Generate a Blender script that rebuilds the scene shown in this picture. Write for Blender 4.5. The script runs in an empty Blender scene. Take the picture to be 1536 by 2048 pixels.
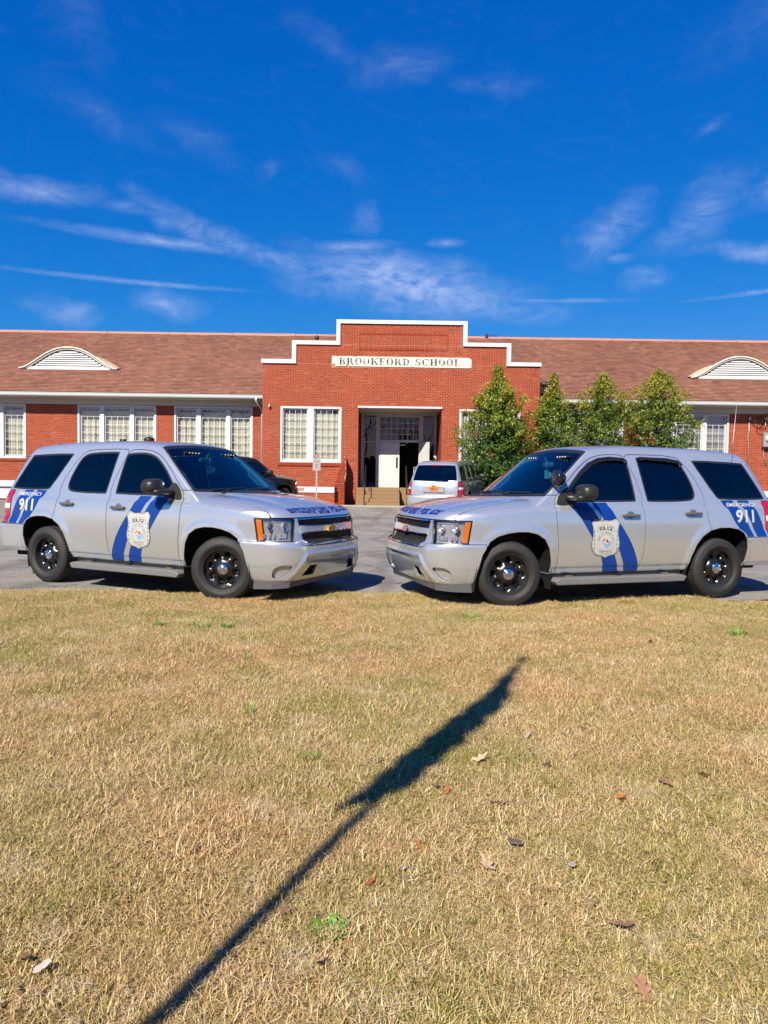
import bpy, math, random
import numpy as np
from mathutils import Vector, Matrix
rnd = random.Random(7)
sc = bpy.context.scene
COL = sc.collection
rad = math.radians

# ------------------------------------------------------------------ camera
cam_d = bpy.data.cameras.new('camera'); cam = bpy.data.objects.new('camera', cam_d); COL.objects.link(cam)
cam_d.sensor_fit = 'VERTICAL'; cam_d.sensor_height = 36.0; cam_d.lens = 36.0*1479/2048
cam_d.clip_start = .05; cam_d.clip_end = 2000
pitch, roll = .0453, .0143
right = Vector((1, 0, 0)); fwd = Vector((0, math.cos(pitch), -math.sin(pitch))); up = Vector((0, math.sin(pitch), math.cos(pitch)))
r2 = right*math.cos(roll) + up*math.sin(roll); u2 = up*math.cos(roll) - right*math.sin(roll)
cam.matrix_world = Matrix(((r2.x, u2.x, -fwd.x, 0), (r2.y, u2.y, -fwd.y, 0), (r2.z, u2.z, -fwd.z, 1.47), (0, 0, 0, 1)))
sc.camera = cam

# ------------------------------------------------------------------ light: sun behind the camera and to its left
SUN_AZ, SUN_EL = 23.3, 40.0       # shadows run towards +Y, turned 23 degrees to +X
ex, ey = math.sin(rad(SUN_AZ)), math.cos(rad(SUN_AZ))
sun_dir = Vector((-ex*math.cos(rad(SUN_EL)), -ey*math.cos(rad(SUN_EL)), math.sin(rad(SUN_EL))))   # towards the sun
sd = bpy.data.lights.new('sun', 'SUN'); sd.energy = 5.0; sd.angle = rad(.53); sd.color = (1.0, .91, .77)
so = bpy.data.objects.new('sun', sd); COL.objects.link(so)
so.rotation_euler = sun_dir.to_track_quat('Z', 'Y').to_euler()

def nd(nt, t, **kw):
    n = nt.nodes.new(t)
    for k, v in kw.items():
        if k.startswith('i_'):
            key = k[2:]
            key = int(key) if key.isdigit() else key.replace('_', ' ')
            n.inputs[key].default_value = v
        else: setattr(n, k, v)
    return n
def lk(nt, a, b): nt.links.new(a, b)
def mth(nt, op, a, b=None, c=None, clamp=False):
    n = nt.nodes.new('ShaderNodeMath'); n.operation = op; n.use_clamp = clamp
    for i, v in enumerate((a, b, c)):
        if v is None: continue
        if isinstance(v, (int, float)): n.inputs[i].default_value = v
        else: nt.links.new(v, n.inputs[i])
    return n.outputs[0]
def mixc(nt, f, a, b, mode='MIX'):
    n = nt.nodes.new('ShaderNodeMix'); n.data_type = 'RGBA'; n.blend_type = mode
    for s, v in ((n.inputs['Factor'], f), (n.inputs['A'], a), (n.inputs['B'], b)):
        if isinstance(v, (int, float)): s.default_value = v
        elif isinstance(v, tuple): s.default_value = (v + (1,))[:4]
        else: nt.links.new(v, s)
    return n.outputs['Result']
ALB = .80     # every sunlit colour is kept this much lower, the exposure is set for them
def ramp(nt, f, stops, alb=ALB):
    n = nt.nodes.new('ShaderNodeValToRGB'); cr = n.color_ramp
    while len(cr.elements) < len(stops): cr.elements.new(.5)
    for e, (p, c) in zip(cr.elements, stops):
        e.position = p; e.color = ((c, c, c) if isinstance(c, (int, float)) else tuple(q*alb for q in c)) + (1,)
    nt.links.new(f, n.inputs[0]); return n.outputs[0]

w = bpy.data.worlds.new('World'); sc.world = w; w.use_nodes = True
nt = w.node_tree; nt.nodes.clear()
sky = nd(nt, 'ShaderNodeTexSky', sky_type='NISHITA', sun_disc=False)
sky.sun_elevation = rad(SUN_EL); sky.sun_rotation = math.atan2(sun_dir.x, sun_dir.y)
sky.air_density = 1.0; sky.dust_density = .25; sky.ozone_density = 3.0; sky.altitude = 300
tc = nd(nt, 'ShaderNodeTexCoord')
sep = nd(nt, 'ShaderNodeSeparateXYZ'); lk(nt, tc.outputs['Generated'], sep.inputs[0])
az = mth(nt, 'ARCTAN2', sep.outputs[0], sep.outputs[1]); el = mth(nt, 'ARCSINE', sep.outputs[2])
ae = nd(nt, 'ShaderNodeCombineXYZ'); lk(nt, az, ae.inputs[0]); lk(nt, el, ae.inputs[1])
# thin cirrus: streaks (azimuth, elevation, half length, half width, tilt, strength) times torn noise
def cirrus(a, e, la, le, tilt, k):
    mp = nd(nt, 'ShaderNodeMapping', vector_type='TEXTURE'); lk(nt, (ae_soft if le > .7 else ae).outputs[0], mp.inputs[0])
    mp.inputs['Location'].default_value = (rad(a), rad(e), 0); mp.inputs['Rotation'].default_value = (0, 0, rad(tilt))
    mp.inputs['Scale'].default_value = (rad(la), rad(le), 1)
    ln = nd(nt, 'ShaderNodeVectorMath', operation='LENGTH'); lk(nt, mp.outputs[0], ln.inputs[0])
    g = mth(nt, 'SUBTRACT', 1.0, ln.outputs['Value'], clamp=True)
    g = mth(nt, 'POWER', g, 1.7 if e > 20 else 1.3)
    return mth(nt, 'MULTIPLY', g, k*(.75 if e > 20 else 1.15))
streaks = [(1.5, 14.5, 11.5, 2.9, -6, 1.45), (6, 13.2, 10, 1.4, -5, .9), (-2, 15.8, 7, 1.6, -12, .7), (-13, 17.4, 8, 1.3, -17, .75), (-16.7, 16.6, 11, .55, -2, .9), (-2.8, 17.1, 4.5, .6, 3, .9), (-8, 16.2, 5, 1.0, -8, .8), (4.4, 17.4, 1.8, .45, 0, .7),
           (-19, 13.7, 11, .26, 0, .85), (12.8, 13.2, 8, .24, -2, .7), (28, 13.0, 8, .24, 3, .7), (-25, 18.9, 5.5, 1.1, -4, .8), (-19, 18.6, 3, .6, 0, .5), (-23.5, 11.3, 3.5, 1.3, 0, .85), (-15.8, 12.4, 3.6, 1.5, -8, .9),
           (16.3, 17.8, 4.5, 2.2, 40, .7), (22.5, 18.2, 5, 2.0, 38, .6), (25.5, 15.7, 4.5, .8, -2, .9), (19, 14.0, 2.6, 1.1, 5, .6), (17, 15.9, 1.6, .5, 0, .6), (28, 19.5, 4, 1.2, 15, .6), (-2, 19.4, 1.6, 1.6, 70, .4),
           (.8, 28.4, 5.5, 1.6, 12, .5), (-5, 29.6, 5, 1.5, -28, .25), (8, 27.4, 5, .9, -5, .35), (-14, 23.3, 5.5, 1.5, -14, .28), (-3.4, 22.4, 3.4, 1.0, -12, .42), (-8.6, 21.9, 1.6, .8, 30, .45), (-21, 24, 6, 1.6, -20, .25), (-24, 31, 7, 2.6, -55, .25), (23, 23.4, 1.6, .5, 25, .4), (26, 29, 7, 2.6, 30, .18),
           (45, 18, 14, 2, 10, .5), (-50, 16, 16, 2.4, -8, .5), (-80, 25, 16, 3, 12, .5), (90, 30, 18, 3, 5, .5), (160, 24, 20, 3, 5, .5), (-140, 22, 20, 3, 5, .5)]
wpn = nd(nt, 'ShaderNodeTexNoise', i_Scale=9.0, i_Detail=5.0, i_Roughness=.6); lk(nt, ae.outputs[0], wpn.inputs['Vector'])
wps = nd(nt, 'ShaderNodeVectorMath', operation='SUBTRACT'); lk(nt, wpn.outputs['Color'], wps.inputs[0]); wps.inputs[1].default_value = (.5, .5, .5)
wpm = nd(nt, 'ShaderNodeVectorMath', operation='MULTIPLY_ADD'); lk(nt, wps.outputs[0], wpm.inputs[0]); wpm.inputs[1].default_value = (.13, .05, 0); lk(nt, ae.outputs[0], wpm.inputs[2]); ae_soft = wpm
acc = None
for s_ in streaks:
    g = cirrus(*s_); acc = g if acc is None else mth(nt, 'MAXIMUM', acc, g)
m1 = nd(nt, 'ShaderNodeMapping', vector_type='POINT'); lk(nt, ae.outputs[0], m1.inputs[0])
m1.inputs['Rotation'].default_value = (0, 0, rad(8)); m1.inputs['Scale'].default_value = (16, 34, 1)
n1 = nd(nt, 'ShaderNodeTexNoise', i_Scale=1.0, i_Detail=8.0, i_Roughness=.66, i_Distortion=1.6); lk(nt, m1.outputs[0], n1.inputs['Vector'])
m2 = nd(nt, 'ShaderNodeMapping', vector_type='POINT'); lk(nt, ae.outputs[0], m2.inputs[0])
m2.inputs['Rotation'].default_value = (0, 0, rad(-35)); m2.inputs['Scale'].default_value = (26, 90, 1)
n2 = nd(nt, 'ShaderNodeTexNoise', i_Scale=1.0, i_Detail=6.0, i_Roughness=.6, i_Distortion=.6); lk(nt, m2.outputs[0], n2.inputs['Vector'])
tear = mth(nt, 'MULTIPLY_ADD', n2.outputs[0], .55, mth(nt, 'MULTIPLY', n1.outputs[0], 1.25))
tear = mth(nt, 'SUBTRACT', tear, .56, clamp=True)
cl = mth(nt, 'MULTIPLY', mth(nt, 'MULTIPLY', acc, tear), .95, clamp=True)
veil = mth(nt, 'MULTIPLY', mth(nt, 'SUBTRACT', n1.outputs[0], .52, clamp=True), .07)
cl = mth(nt, 'ADD', cl, veil, clamp=True)
# the deep polarised blue of a clear winter noon: the sky model's own colour with its range narrowed per channel
hs = nd(nt, 'ShaderNodeHueSaturation', i_Hue=.512, i_Saturation=1.75, i_Value=.80); lk(nt, sky.outputs[0], hs.inputs['Color'])
sp_ = nd(nt, 'ShaderNodeSeparateColor'); lk(nt, hs.outputs[0], sp_.inputs[0]); gch = mth(nt, 'MAXIMUM', sp_.outputs[1], .05)
cb_ = nd(nt, 'ShaderNodeCombineColor')
lk(nt, mth(nt, 'MINIMUM', mth(nt, 'MULTIPLY', mth(nt, 'POWER', gch, 3.0), .04), mth(nt, 'MULTIPLY', gch, .8)), cb_.inputs[0])
lk(nt, mth(nt, 'MULTIPLY', mth(nt, 'POWER', gch, .74), 1.22), cb_.inputs[1]); lk(nt, mth(nt, 'MULTIPLY', mth(nt, 'POWER', mth(nt, 'MAXIMUM', sp_.outputs[2], .05), .43), 2.66), cb_.inputs[2])
skyc = mixc(nt, cl, cb_.outputs[0], (4.3, 5.0, 7.4))
bg = nd(nt, 'ShaderNodeBackground', i_Strength=.0785); lk(nt, skyc, bg.inputs[0])
wo = nd(nt, 'ShaderNodeOutputWorld'); lk(nt, bg.outputs[0], wo.inputs[0])

vs = sc.view_settings
vs.view_transform = 'Standard'; vs.look = 'None'; vs.gamma = 1; vs.use_curve_mapping = False; vs.exposure = 0.80
cy = sc.cycles
cy.max_bounces = 8; cy.diffuse_bounces = 3; cy.glossy_bounces = 4; cy.transparent_max_bounces = 12; cy.transmission_bounces = 4
cy.caustics_reflective = False; cy.caustics_refractive = False; cy.sample_clamp_indirect = 6
cy.use_denoising = True

# ------------------------------------------------------------------ tags and mesh helpers
def tag(o, label=None, cat=None, group=None, kind=None):
    if label: o['label'] = label
    if cat: o['category'] = cat
    if group: o['group'] = group
    if kind: o['kind'] = kind
    return o
def empty(name, loc=(0, 0, 0), rz=0, label=None, cat=None, group=None):
    o = bpy.data.objects.new(name, None); COL.objects.link(o); o.empty_display_size = .2
    o.location = loc; o.rotation_euler = (0, 0, rz); return tag(o, label, cat, group)
def link(name, me, mat=None, parent=None):
    o = bpy.data.objects.new(name, me); COL.objects.link(o)
    if mat is not None:
        for m in (mat if isinstance(mat, (list, tuple)) else [mat]): me.materials.append(m)
    if parent is not None: o.parent = parent
    return o
def arr_mesh(name, V, T, N=None, smooth=True, mi=None):
    """mesh from triangle (or quad) arrays, with vertex normals when given"""
    V = np.asarray(V, np.float32); T = np.asarray(T, np.int32); k = T.shape[1]
    me = bpy.data.meshes.new(name)
    me.vertices.add(len(V)); me.vertices.foreach_set('co', V.ravel())
    me.loops.add(T.size); me.loops.foreach_set('vertex_index', T.ravel())
    me.polygons.add(len(T)); me.polygons.foreach_set('loop_start', np.arange(0, T.size, k, dtype=np.int32))
    me.polygons.foreach_set('loop_total', np.full(len(T), k, np.int32))
    me.update(calc_edges=True)
    me.polygons.foreach_set('use_smooth', np.full(len(T), smooth))
    if mi is not None: me.polygons.foreach_set('material_index', np.asarray(mi, np.int32))
    if N is not None: me.normals_split_custom_set_from_vertices(np.asarray(N, np.float32).tolist())
    return me
class MB:
    """collects boxes, prisms, tubes and lathes into one mesh"""
    def __init__(s): s.v = []; s.f = []; s.m = []; s.sm = []
    def add(s, v, f, mi=0, smooth=False):
        b = len(s.v); s.v += [tuple(p) for p in v]; s.f += [tuple(i + b for i in q) for q in f]
        s.m += [mi]*len(f); s.sm += [smooth]*len(f); return s
    def box(s, x0, x1, y0, y1, z0, z1, mi=0):
        v = [(x, y, z) for z in (z0, z1) for y in (y0, y1) for x in (x0, x1)]
        return s.add(v, [(0, 2, 3, 1), (4, 5, 7, 6), (0, 1, 5, 4), (2, 6, 7, 3), (0, 4, 6, 2), (1, 3, 7, 5)], mi)
    def prism(s, pts, a, b, axis='y', mi=0):
        """polygon pts in the two other axes, extruded along axis from a to b"""
        def P(p, t): return {'y': (p[0], t, p[1]), 'x': (t, p[0], p[1]), 'z': (p[0], p[1], t)}[axis]
        n = len(pts); v = [P(p, a) for p in pts] + [P(p, b) for p in pts]
        f = [tuple(range(n)), tuple(range(2*n - 1, n - 1, -1))] + [(i, i + n, (i+1) % n + n, (i+1) % n) for i in range(n)]
        return s.add(v, f, mi)
    def tube(s, pts, r, n=8, mi=0, cap=True):
        pts = [Vector(p) for p in pts]; rs = r if isinstance(r, (list, tuple)) else [r]*len(pts)
        rings = []; prev = None
        for i, p in enumerate(pts):
            d = (pts[min(i+1, len(pts)-1)] - pts[max(i-1, 0)]).normalized()
            a = d.orthogonal().normalized() if prev is None else (prev - d*prev.dot(d)).normalized()
            prev = a; b = d.cross(a)
            rings.append([p + (a*math.cos(2*math.pi*k/n) + b*math.sin(2*math.pi*k/n))*rs[i] for k in range(n)])
        v = [q for g in rings for q in g]; f = []
        for i in range(len(rings)-1):
            for k in range(n): f.append((i*n+k, i*n+(k+1) % n, (i+1)*n+(k+1) % n, (i+1)*n+k))
        s.add(v, f, mi, True)
        if cap:
            b = len(s.v) - len(v)
            s.f += [tuple(b + k for k in range(n-1, -1, -1)), tuple(b + len(v) - n + k for k in range(n))]; s.m += [mi]*2; s.sm += [False]*2
        return s
    def lathe(s, prof, n=48, axis='y', c=(0, 0, 0), mi=0, a0=0, a1=2*math.pi):
        """prof: (offset along the axis, radius)"""
        v = []; full = abs(a1 - a0 - 2*math.pi) < 1e-6; m = n if full else n + 1
        for (h, r) in prof:
            for k in range(m):
                a = a0 + (a1-a0)*k/n; ca, sa = r*math.cos(a), r*math.sin(a)
                p = {'y': (ca, h, sa), 'z': (ca, sa, h), 'x': (h, ca, sa)}[axis]
                v.append((p[0]+c[0], p[1]+c[1], p[2]+c[2]))
        f = []
        for i in range(len(prof)-1):
            for k in range(n):
                k2 = (k+1) % m; f.append((i*m+k, (i+1)*m+k, (i+1)*m+k2, i*m+k2))
        return s.add(v, f, mi, True)
    def build(s, name, mat=None, parent=None, bevel=0, auto=None):
        me = bpy.data.meshes.new(name); me.from_pydata(s.v, [], s.f); me.update()
        me.polygons.foreach_set('material_index', s.m); me.polygons.foreach_set('use_smooth', s.sm)
        o = link(name, me, mat, parent)
        if bevel:
            md = o.modifiers.new('bevel', 'BEVEL'); md.width = bevel; md.segments = 2; md.limit_method = 'ANGLE'; md.angle_limit = rad(40)
        return o
def at(o, x=0, y=0, z=0, rz=0):
    o.location = (x, y, z); o.rotation_euler = (0, 0, rz); return o

# ------------------------------------------------------------------ materials
def mat_base(name):
    m = bpy.data.materials.new(name); m.use_nodes = True; nt = m.node_tree
    return m, nt, nt.nodes['Principled BSDF']
def M(name, col, rough=.6, metal=0, coat=0, noise=0, nscale=20, bump=0, bscale=60, spec=.5, obj=True, bdist=.01):
    if not metal: col = tuple(q*ALB for q in col)
    m, nt, b = mat_base(name)
    b.inputs['Base Color'].default_value = tuple(col) + (1,); b.inputs['Roughness'].default_value = rough
    b.inputs['Metallic'].default_value = metal; b.inputs['Coat Weight'].default_value = coat
    b.inputs['Coat Roughness'].default_value = .04; b.inputs['Specular IOR Level'].default_value = spec
    tcn = nd(nt, 'ShaderNodeTexCoord')
    if noise:
        n = nd(nt, 'ShaderNodeTexNoise', i_Scale=nscale, i_Detail=6.0, i_Roughness=.65); lk(nt, tcn.outputs['Object'], n.inputs['Vector'])
        f = mth(nt, 'MULTIPLY_ADD', n.outputs[0], 2*noise, 1 - noise)
        mx = nd(nt, 'ShaderNodeVectorMath', operation='SCALE'); mx.inputs[0].default_value = tuple(col); lk(nt, f, mx.inputs['Scale'])
        lk(nt, mx.outputs[0], b.inputs['Base Color'])
        rr = mth(nt, 'MULTIPLY_ADD', n.outputs[0], noise*.6, rough - noise*.3, clamp=True); lk(nt, rr, b.inputs['Roughness'])
    if bump:
        n = nd(nt, 'ShaderNodeTexNoise', i_Scale=bscale, i_Detail=4.0); lk(nt, tcn.outputs['Object'], n.inputs['Vector'])
        bp = nd(nt, 'ShaderNodeBump', i_Strength=bump, i_Distance=bdist); lk(nt, n.outputs[0], bp.inputs['Height']); lk(nt, bp.outputs[0], b.inputs['Normal'])
    return m
def glass(name, tint, rough=.0, f0=1.0, wav=0, wscale=2.5):
    m, nt, b = mat_base(name); nt.nodes.remove(b)
    tr = nd(nt, 'ShaderNodeBsdfTransparent'); tr.inputs[0].default_value = tuple(tint) + (1,)
    gl = nd(nt, 'ShaderNodeBsdfGlossy'); gl.inputs[0].default_value = (1, 1, 1, 1); gl.inputs['Roughness'].default_value = rough
    gg = nd(nt, 'ShaderNodeNewGeometry'); dt = nd(nt, 'ShaderNodeVectorMath', operation='DOT_PRODUCT'); lk(nt, gg.outputs['Incoming'], dt.inputs[0]); lk(nt, gg.outputs['Normal'], dt.inputs[1])
    ca = mth(nt, 'ABSOLUTE', dt.outputs['Value']); k = mth(nt, 'MULTIPLY', mth(nt, 'MULTIPLY_ADD', mth(nt, 'POWER', mth(nt, 'SUBTRACT', 1.0, ca, clamp=True), 5.0), .75, .065), f0, clamp=True)
    if wav:
        tcn = nd(nt, 'ShaderNodeTexCoord'); n = nd(nt, 'ShaderNodeTexNoise', i_Scale=wscale, i_Detail=2.0); lk(nt, tcn.outputs['Object'], n.inputs['Vector'])
        bp = nd(nt, 'ShaderNodeBump', i_Strength=wav, i_Distance=.05); lk(nt, n.outputs[0], bp.inputs['Height'])
        lk(nt, bp.outputs[0], gl.inputs['Normal'])
    mx = nd(nt, 'ShaderNodeMixShader'); lk(nt, k, mx.inputs[0]); lk(nt, tr.outputs[0], mx.inputs[1]); lk(nt, gl.outputs[0], mx.inputs[2])
    lk(nt, mx.outputs[0], nt.nodes['Material Output'].inputs[0]); return m
def silver_paint(name, col):
    m, nt, b = mat_base(name)
    tcn = nd(nt, 'ShaderNodeTexCoord')
    n = nd(nt, 'ShaderNodeTexNoise', i_Scale=2.2, i_Detail=5.0, i_Roughness=.6); lk(nt, tcn.outputs['Object'], n.inputs['Vector'])
    sx = nd(nt, 'ShaderNodeSeparateXYZ'); lk(nt, tcn.outputs['Object'], sx.inputs[0])
    # road film: a little dust low on the body
    d = mth(nt, 'MULTIPLY', mth(nt, 'SUBTRACT', .62, sx.outputs[2], clamp=True), n.outputs[0])
    c = mixc(nt, mth(nt, 'MULTIPLY', d, .9, clamp=True), tuple(col), (.24, .196, .15)); lk(nt, c, b.inputs['Base Color'])
    b.inputs['Metallic'].default_value = .70
    lk(nt, mth(nt, 'MULTIPLY_ADD', n.outputs[0], .09, .185), b.inputs['Roughness'])
    b.inputs['Coat Weight'].default_value = 1.0
    lk(nt, mth(nt, 'MULTIPLY_ADD', n.outputs[0], .04, .0), b.inputs['Coat Roughness'])
    return m
MT = {}
MT['silver'] = silver_paint('silver_paint', (.61, .64, .66))
MT['black_paint'] = M('black_paint', (.008, .008, .009), .25, 0, 1)
MT['trim'] = M('black_trim', (.018, .018, .019), .45, noise=.2)
MT['rubber'] = M('rubber', (.019, .0175, .0175), .70, noise=.3, nscale=12)
MT['tread'] = MT['rubber']
MT['steel_black'] = M('black_steel', (.010, .010, .011), .26, 0, .6, noise=.3, nscale=25)
MT['chrome'] = M('chrome', (.82, .82, .84), .07, 1)
MT['plastic_grey'] = M('grey_plastic', (.10, .10, .105), .5, noise=.25, nscale=40)
MT['mirror_plastic'] = M('mirror_plastic', (.022, .021, .022), .42, noise=.3, nscale=30)
MT['board'] = M('running_board', (.17, .17, .17), .55, noise=.25, nscale=25)
MT['dark'] = M('dark_void', (.006, .006, .006), .9)
MT['blue'] = M('blue_vinyl', (.001, .040, .26), .38, 0, .15)
MT['housing'] = M('lamp_housing', (.40, .40, .41), .28, .5)
MT['bright_bar'] = M('bright_grille_bar', (.80, .80, .82), .20, .75)
MT['hoodblue'] = M('blue_letter_vinyl', (.003, .032, .26), .4, 0, .15)
MT['outline'] = M('dark_outline', (.01, .01, .03), .5)
MT['letter'] = M('reflective_letter_vinyl', (.55, .57, .57), .45)
MT['shield'] = M('shield_vinyl', (.50, .51, .48), .4, noise=.08, nscale=12)
MT['ink'] = M('black_ink', (.02, .02, .025), .5)
MT['ink_grey'] = M('grey_ink', (.25, .25, .24), .5)
MT['red_print'] = M('red_print', (.45, .03, .04), .5); MT['blue_print'] = M('pale_blue_print', (.25, .38, .62), .5)
MT['amber'] = M('amber_lens', (.80, .19, .012), .2, 0, 1)
MT['taillight'] = M('red_lens', (.42, .004, .008), .12, 0, 1)
MT['lens_clear'] = M('clear_lamp', (.75, .72, .70), .15, 0, 1)
MT['gold'] = M('gold_emblem', (.78, .46, .09), .25, .8)
MT['windscreen'] = glass('windscreen_glass', (.20, .46, .54), 0, 1.3)
MT['sideglass'] = glass('privacy_glass', (.02, .025, .03), 0, 1.15, wav=.03, wscale=5)
MT['lampglass'] = glass('lamp_glass', (.88, .88, .90), .0, 1.0)
MT['seat'] = M('grey_seat', (.05, .05, .055), .8); MT['interior'] = M('pale_interior', (.35, .35, .34), .7)
MT['white_lens'] = M('white_lens', (.9, .95, 1), .2)

def pchip(xs, ys):
    xs = np.array(xs, float); ys = np.array(ys, float)
    h = np.diff(xs); d = np.diff(ys) / h
    m = np.zeros_like(ys); m[0] = d[0]; m[-1] = d[-1]
    for i in range(1, len(xs) - 1):
        if d[i-1] * d[i] > 0:
            w1 = 2*h[i] + h[i-1]; w2 = h[i] + 2*h[i-1]
            m[i] = (w1 + w2) / (w1/d[i-1] + w2/d[i])
    def f(x):
        x = np.clip(x, xs[0], xs[-1])
        i = np.clip(np.searchsorted(xs, x) - 1, 0, len(xs) - 2)
        t = (x - xs[i]) / h[i]; a = t*t*(3 - 2*t)
        return ys[i]*(1-a) + ys[i+1]*a + h[i]*(m[i]*(t*(1-t)**2) - m[i+1]*(t*t*(1-t)))
    return f
def sst(a, b, x):
    t = np.clip((x - a) / (b - a), 0, 1); return t*t*(3 - 2*t)
def smax(a, b, k):
    h = np.clip(.5 + .5*(a - b)/k, 0, 1); return b*(1-h) + a*h + k*h*(1-h)
def smin(a, b, k): return -smax(-a, -b, k)
def psdf(px, pz, poly):
    """signed distance to a closed polygon, negative inside"""
    px, pz = np.broadcast_arrays(px, pz)
    P = np.array(poly, float); d = np.full(px.shape, 1e9); s = np.ones(px.shape, bool)
    n = len(P)
    for i in range(n):
        a, b = P[i], P[(i+1) % n]; e = b - a
        wx, wz = px - a[0], pz - a[1]
        t = np.clip((wx*e[0] + wz*e[1]) / (e@e), 0, 1)
        d = np.minimum(d, (wx - e[0]*t)**2 + (wz - e[1]*t)**2)
        c = ((a[1] > pz) != (b[1] > pz))
        with np.errstate(divide='ignore', invalid='ignore'):
            xi = a[0] + (pz - a[1]) * e[0] / (e[1] if e[1] else 1e-12)
        s ^= c & (px < xi)
    return np.where(s, 1, -1) * np.sqrt(d)
W_low = pchip([.25, .34, .42, .55, .75, .95, 1.10, 1.20, 1.27, 1.35], [.90, .945, .968, .985, .998, .992, .975, .955, .915, .85])
W_up = pchip([1.10, 1.24, 1.45, 1.65, 1.80, 1.95], [.945, .915, .852, .785, .725, .66])
Z_hood = pchip([.6, 1.0, 1.4, 1.8, 2.1, 2.25, 2.35, 2.5], [1.285, 1.277, 1.258, 1.218, 1.160, 1.110, 1.065, .985])
Z_roof = pchip([-2.6, -2.35, -2.1, -1.6, -1.0, -.4, 0.1, .35, .6, 1.0], [1.74, 1.83, 1.885, 1.925, 1.945, 1.948, 1.925, 1.895, 1.83, 1.70])
X_front = pchip([.24, .30, .40, .52, .64, .715, .745, .80, .98, 1.06, 1.2], [2.36, 2.40, 2.44, 2.462, 2.462, 2.45, 2.395, 2.378, 2.352, 2.325, 2.27])
X_rear = pchip([.30, .40, .55, .72, .775, .80, .95, 1.2, 1.5, 1.8, 1.95], [-2.50, -2.60, -2.66, -2.665, -2.64, -2.585, -2.575, -2.525, -2.37, -2.20, -2.10])
ARCH_F = [(1.925, .20), (1.90, .42), (1.845, .62), (1.76, .762), (1.67, .822), (1.55, .855), (1.42, .872), (1.28, .87), (1.16, .845), (1.06, .78), (1.0, .67), (.972, .52), (.975, .36), (.98, .20)]
ARCH_R = [(-.965, .20), (-.985, .40), (-1.03, .55), (-1.10, .70), (-1.19, .80), (-1.31, .87), (-1.45, .90), (-1.60, .902), (-1.74, .88), (-1.835, .83), (-1.885, .74), (-1.90, .62), (-1.875, .50), (-1.82, .36), (-1.80, .20)]
def F(x, y, z):
    y = np.abs(y)
    af = psdf(x, z, ARCH_F); ar = psdf(x, z, ARCH_R)
    fl = .017*np.exp(-(np.clip(np.minimum(af, ar), 0, None)/.075)**4) * (z > .1)
    tap = .035*sst(1.5, 2.3, x)*sst(.6, 1.1, z) + .06*sst(-1.7, -2.6, x)*sst(.8, .9, z) + .015*sst(-1.6, -2.5, x)
    bmp = .010*sst(.725, .70, z)*sst(1.88, 1.95, x) + .012*sst(.79, .765, z)*sst(-1.93, -2.0, x)
    cab = .010*sst(.46, .44, z)
    side = y - (W_low(z) - tap + fl + bmp - cab)
    # hood surface: crown, centre bulge and the fender crease
    hood = Z_hood(x) - .055*(y/.85)**2 - .06*np.clip((y - .70)/.25, 0, 1)**2 + .020*sst(.60, .50, y)*sst(2.35, 1.8, x)*sst(.62, .9, x)
    hood = hood*1.0
    top = z - hood
    yn = y/.93
    xf = X_front(z) + .022 - .065*yn**2 - .31*yn**8
    # bumper: proud frame round the lower middle, recessed field inside it
    k = sst(.02, -.02, psdf(y, z, [(-.1, .60), (.60, .60), (.80, .30), (.80, .2), (-.1, .2)]))
    k2 = sst(.02, -.02, psdf(y, z, [(-.1, .565), (.56, .565), (.72, .315), (.72, .2), (-.1, .2)]))
    xf = xf + .018*k - .030*k2
    front = (x - xf)*.9
    rear = (X_rear(z) + .04*yn**2 + .11*yn**8 - x)*.95
    bot = (.27 + .10*sst(1.6, 1.2, x) - .02*sst(-1.7, -2.2, x) + .06*sst(-1.2, -2.3, x)) - z
    low = smax(side, top, .045)
    low = smax(low, front, .07); low = smax(low, rear, .14); low = smax(low, bot, .03)
    # greenhouse
    us = y - W_up(z) + .05*sst(-1.4, -2.4, x)
    ut = z - (Z_roof(x) - .045*(y/.7)**2)
    # windscreen plane from cowl (1.19,1.25) to header (.42,1.845)
    nx, nz = .595, .77; L_ = np.hypot(nx, nz); nx /= L_; nz /= L_
    ws = (x - 1.20)*nx + (z - 1.235)*nz + .10*(y/.8)**2*nx
    ur = (X_rear(z) + .04*yn**2 + .11*yn**8 + .02 - x)*.9
    up = smax(us, ut, .10); up = smax(up, ws, .035); up = smax(up, ur, .12); up = np.maximum(up, 1.0 - z)
    return smin(low, up, .02)
def grad(p, e=.002):
    x, y, z = p[:, 0], p[:, 1], p[:, 2]
    g = np.stack([F(x+e, y, z) - F(x-e, y, z), F(x, y+e, z) - F(x, y-e, z), F(x, y, z+e) - F(x, y, z-e)], 1)/(2*e)
    return g
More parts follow.
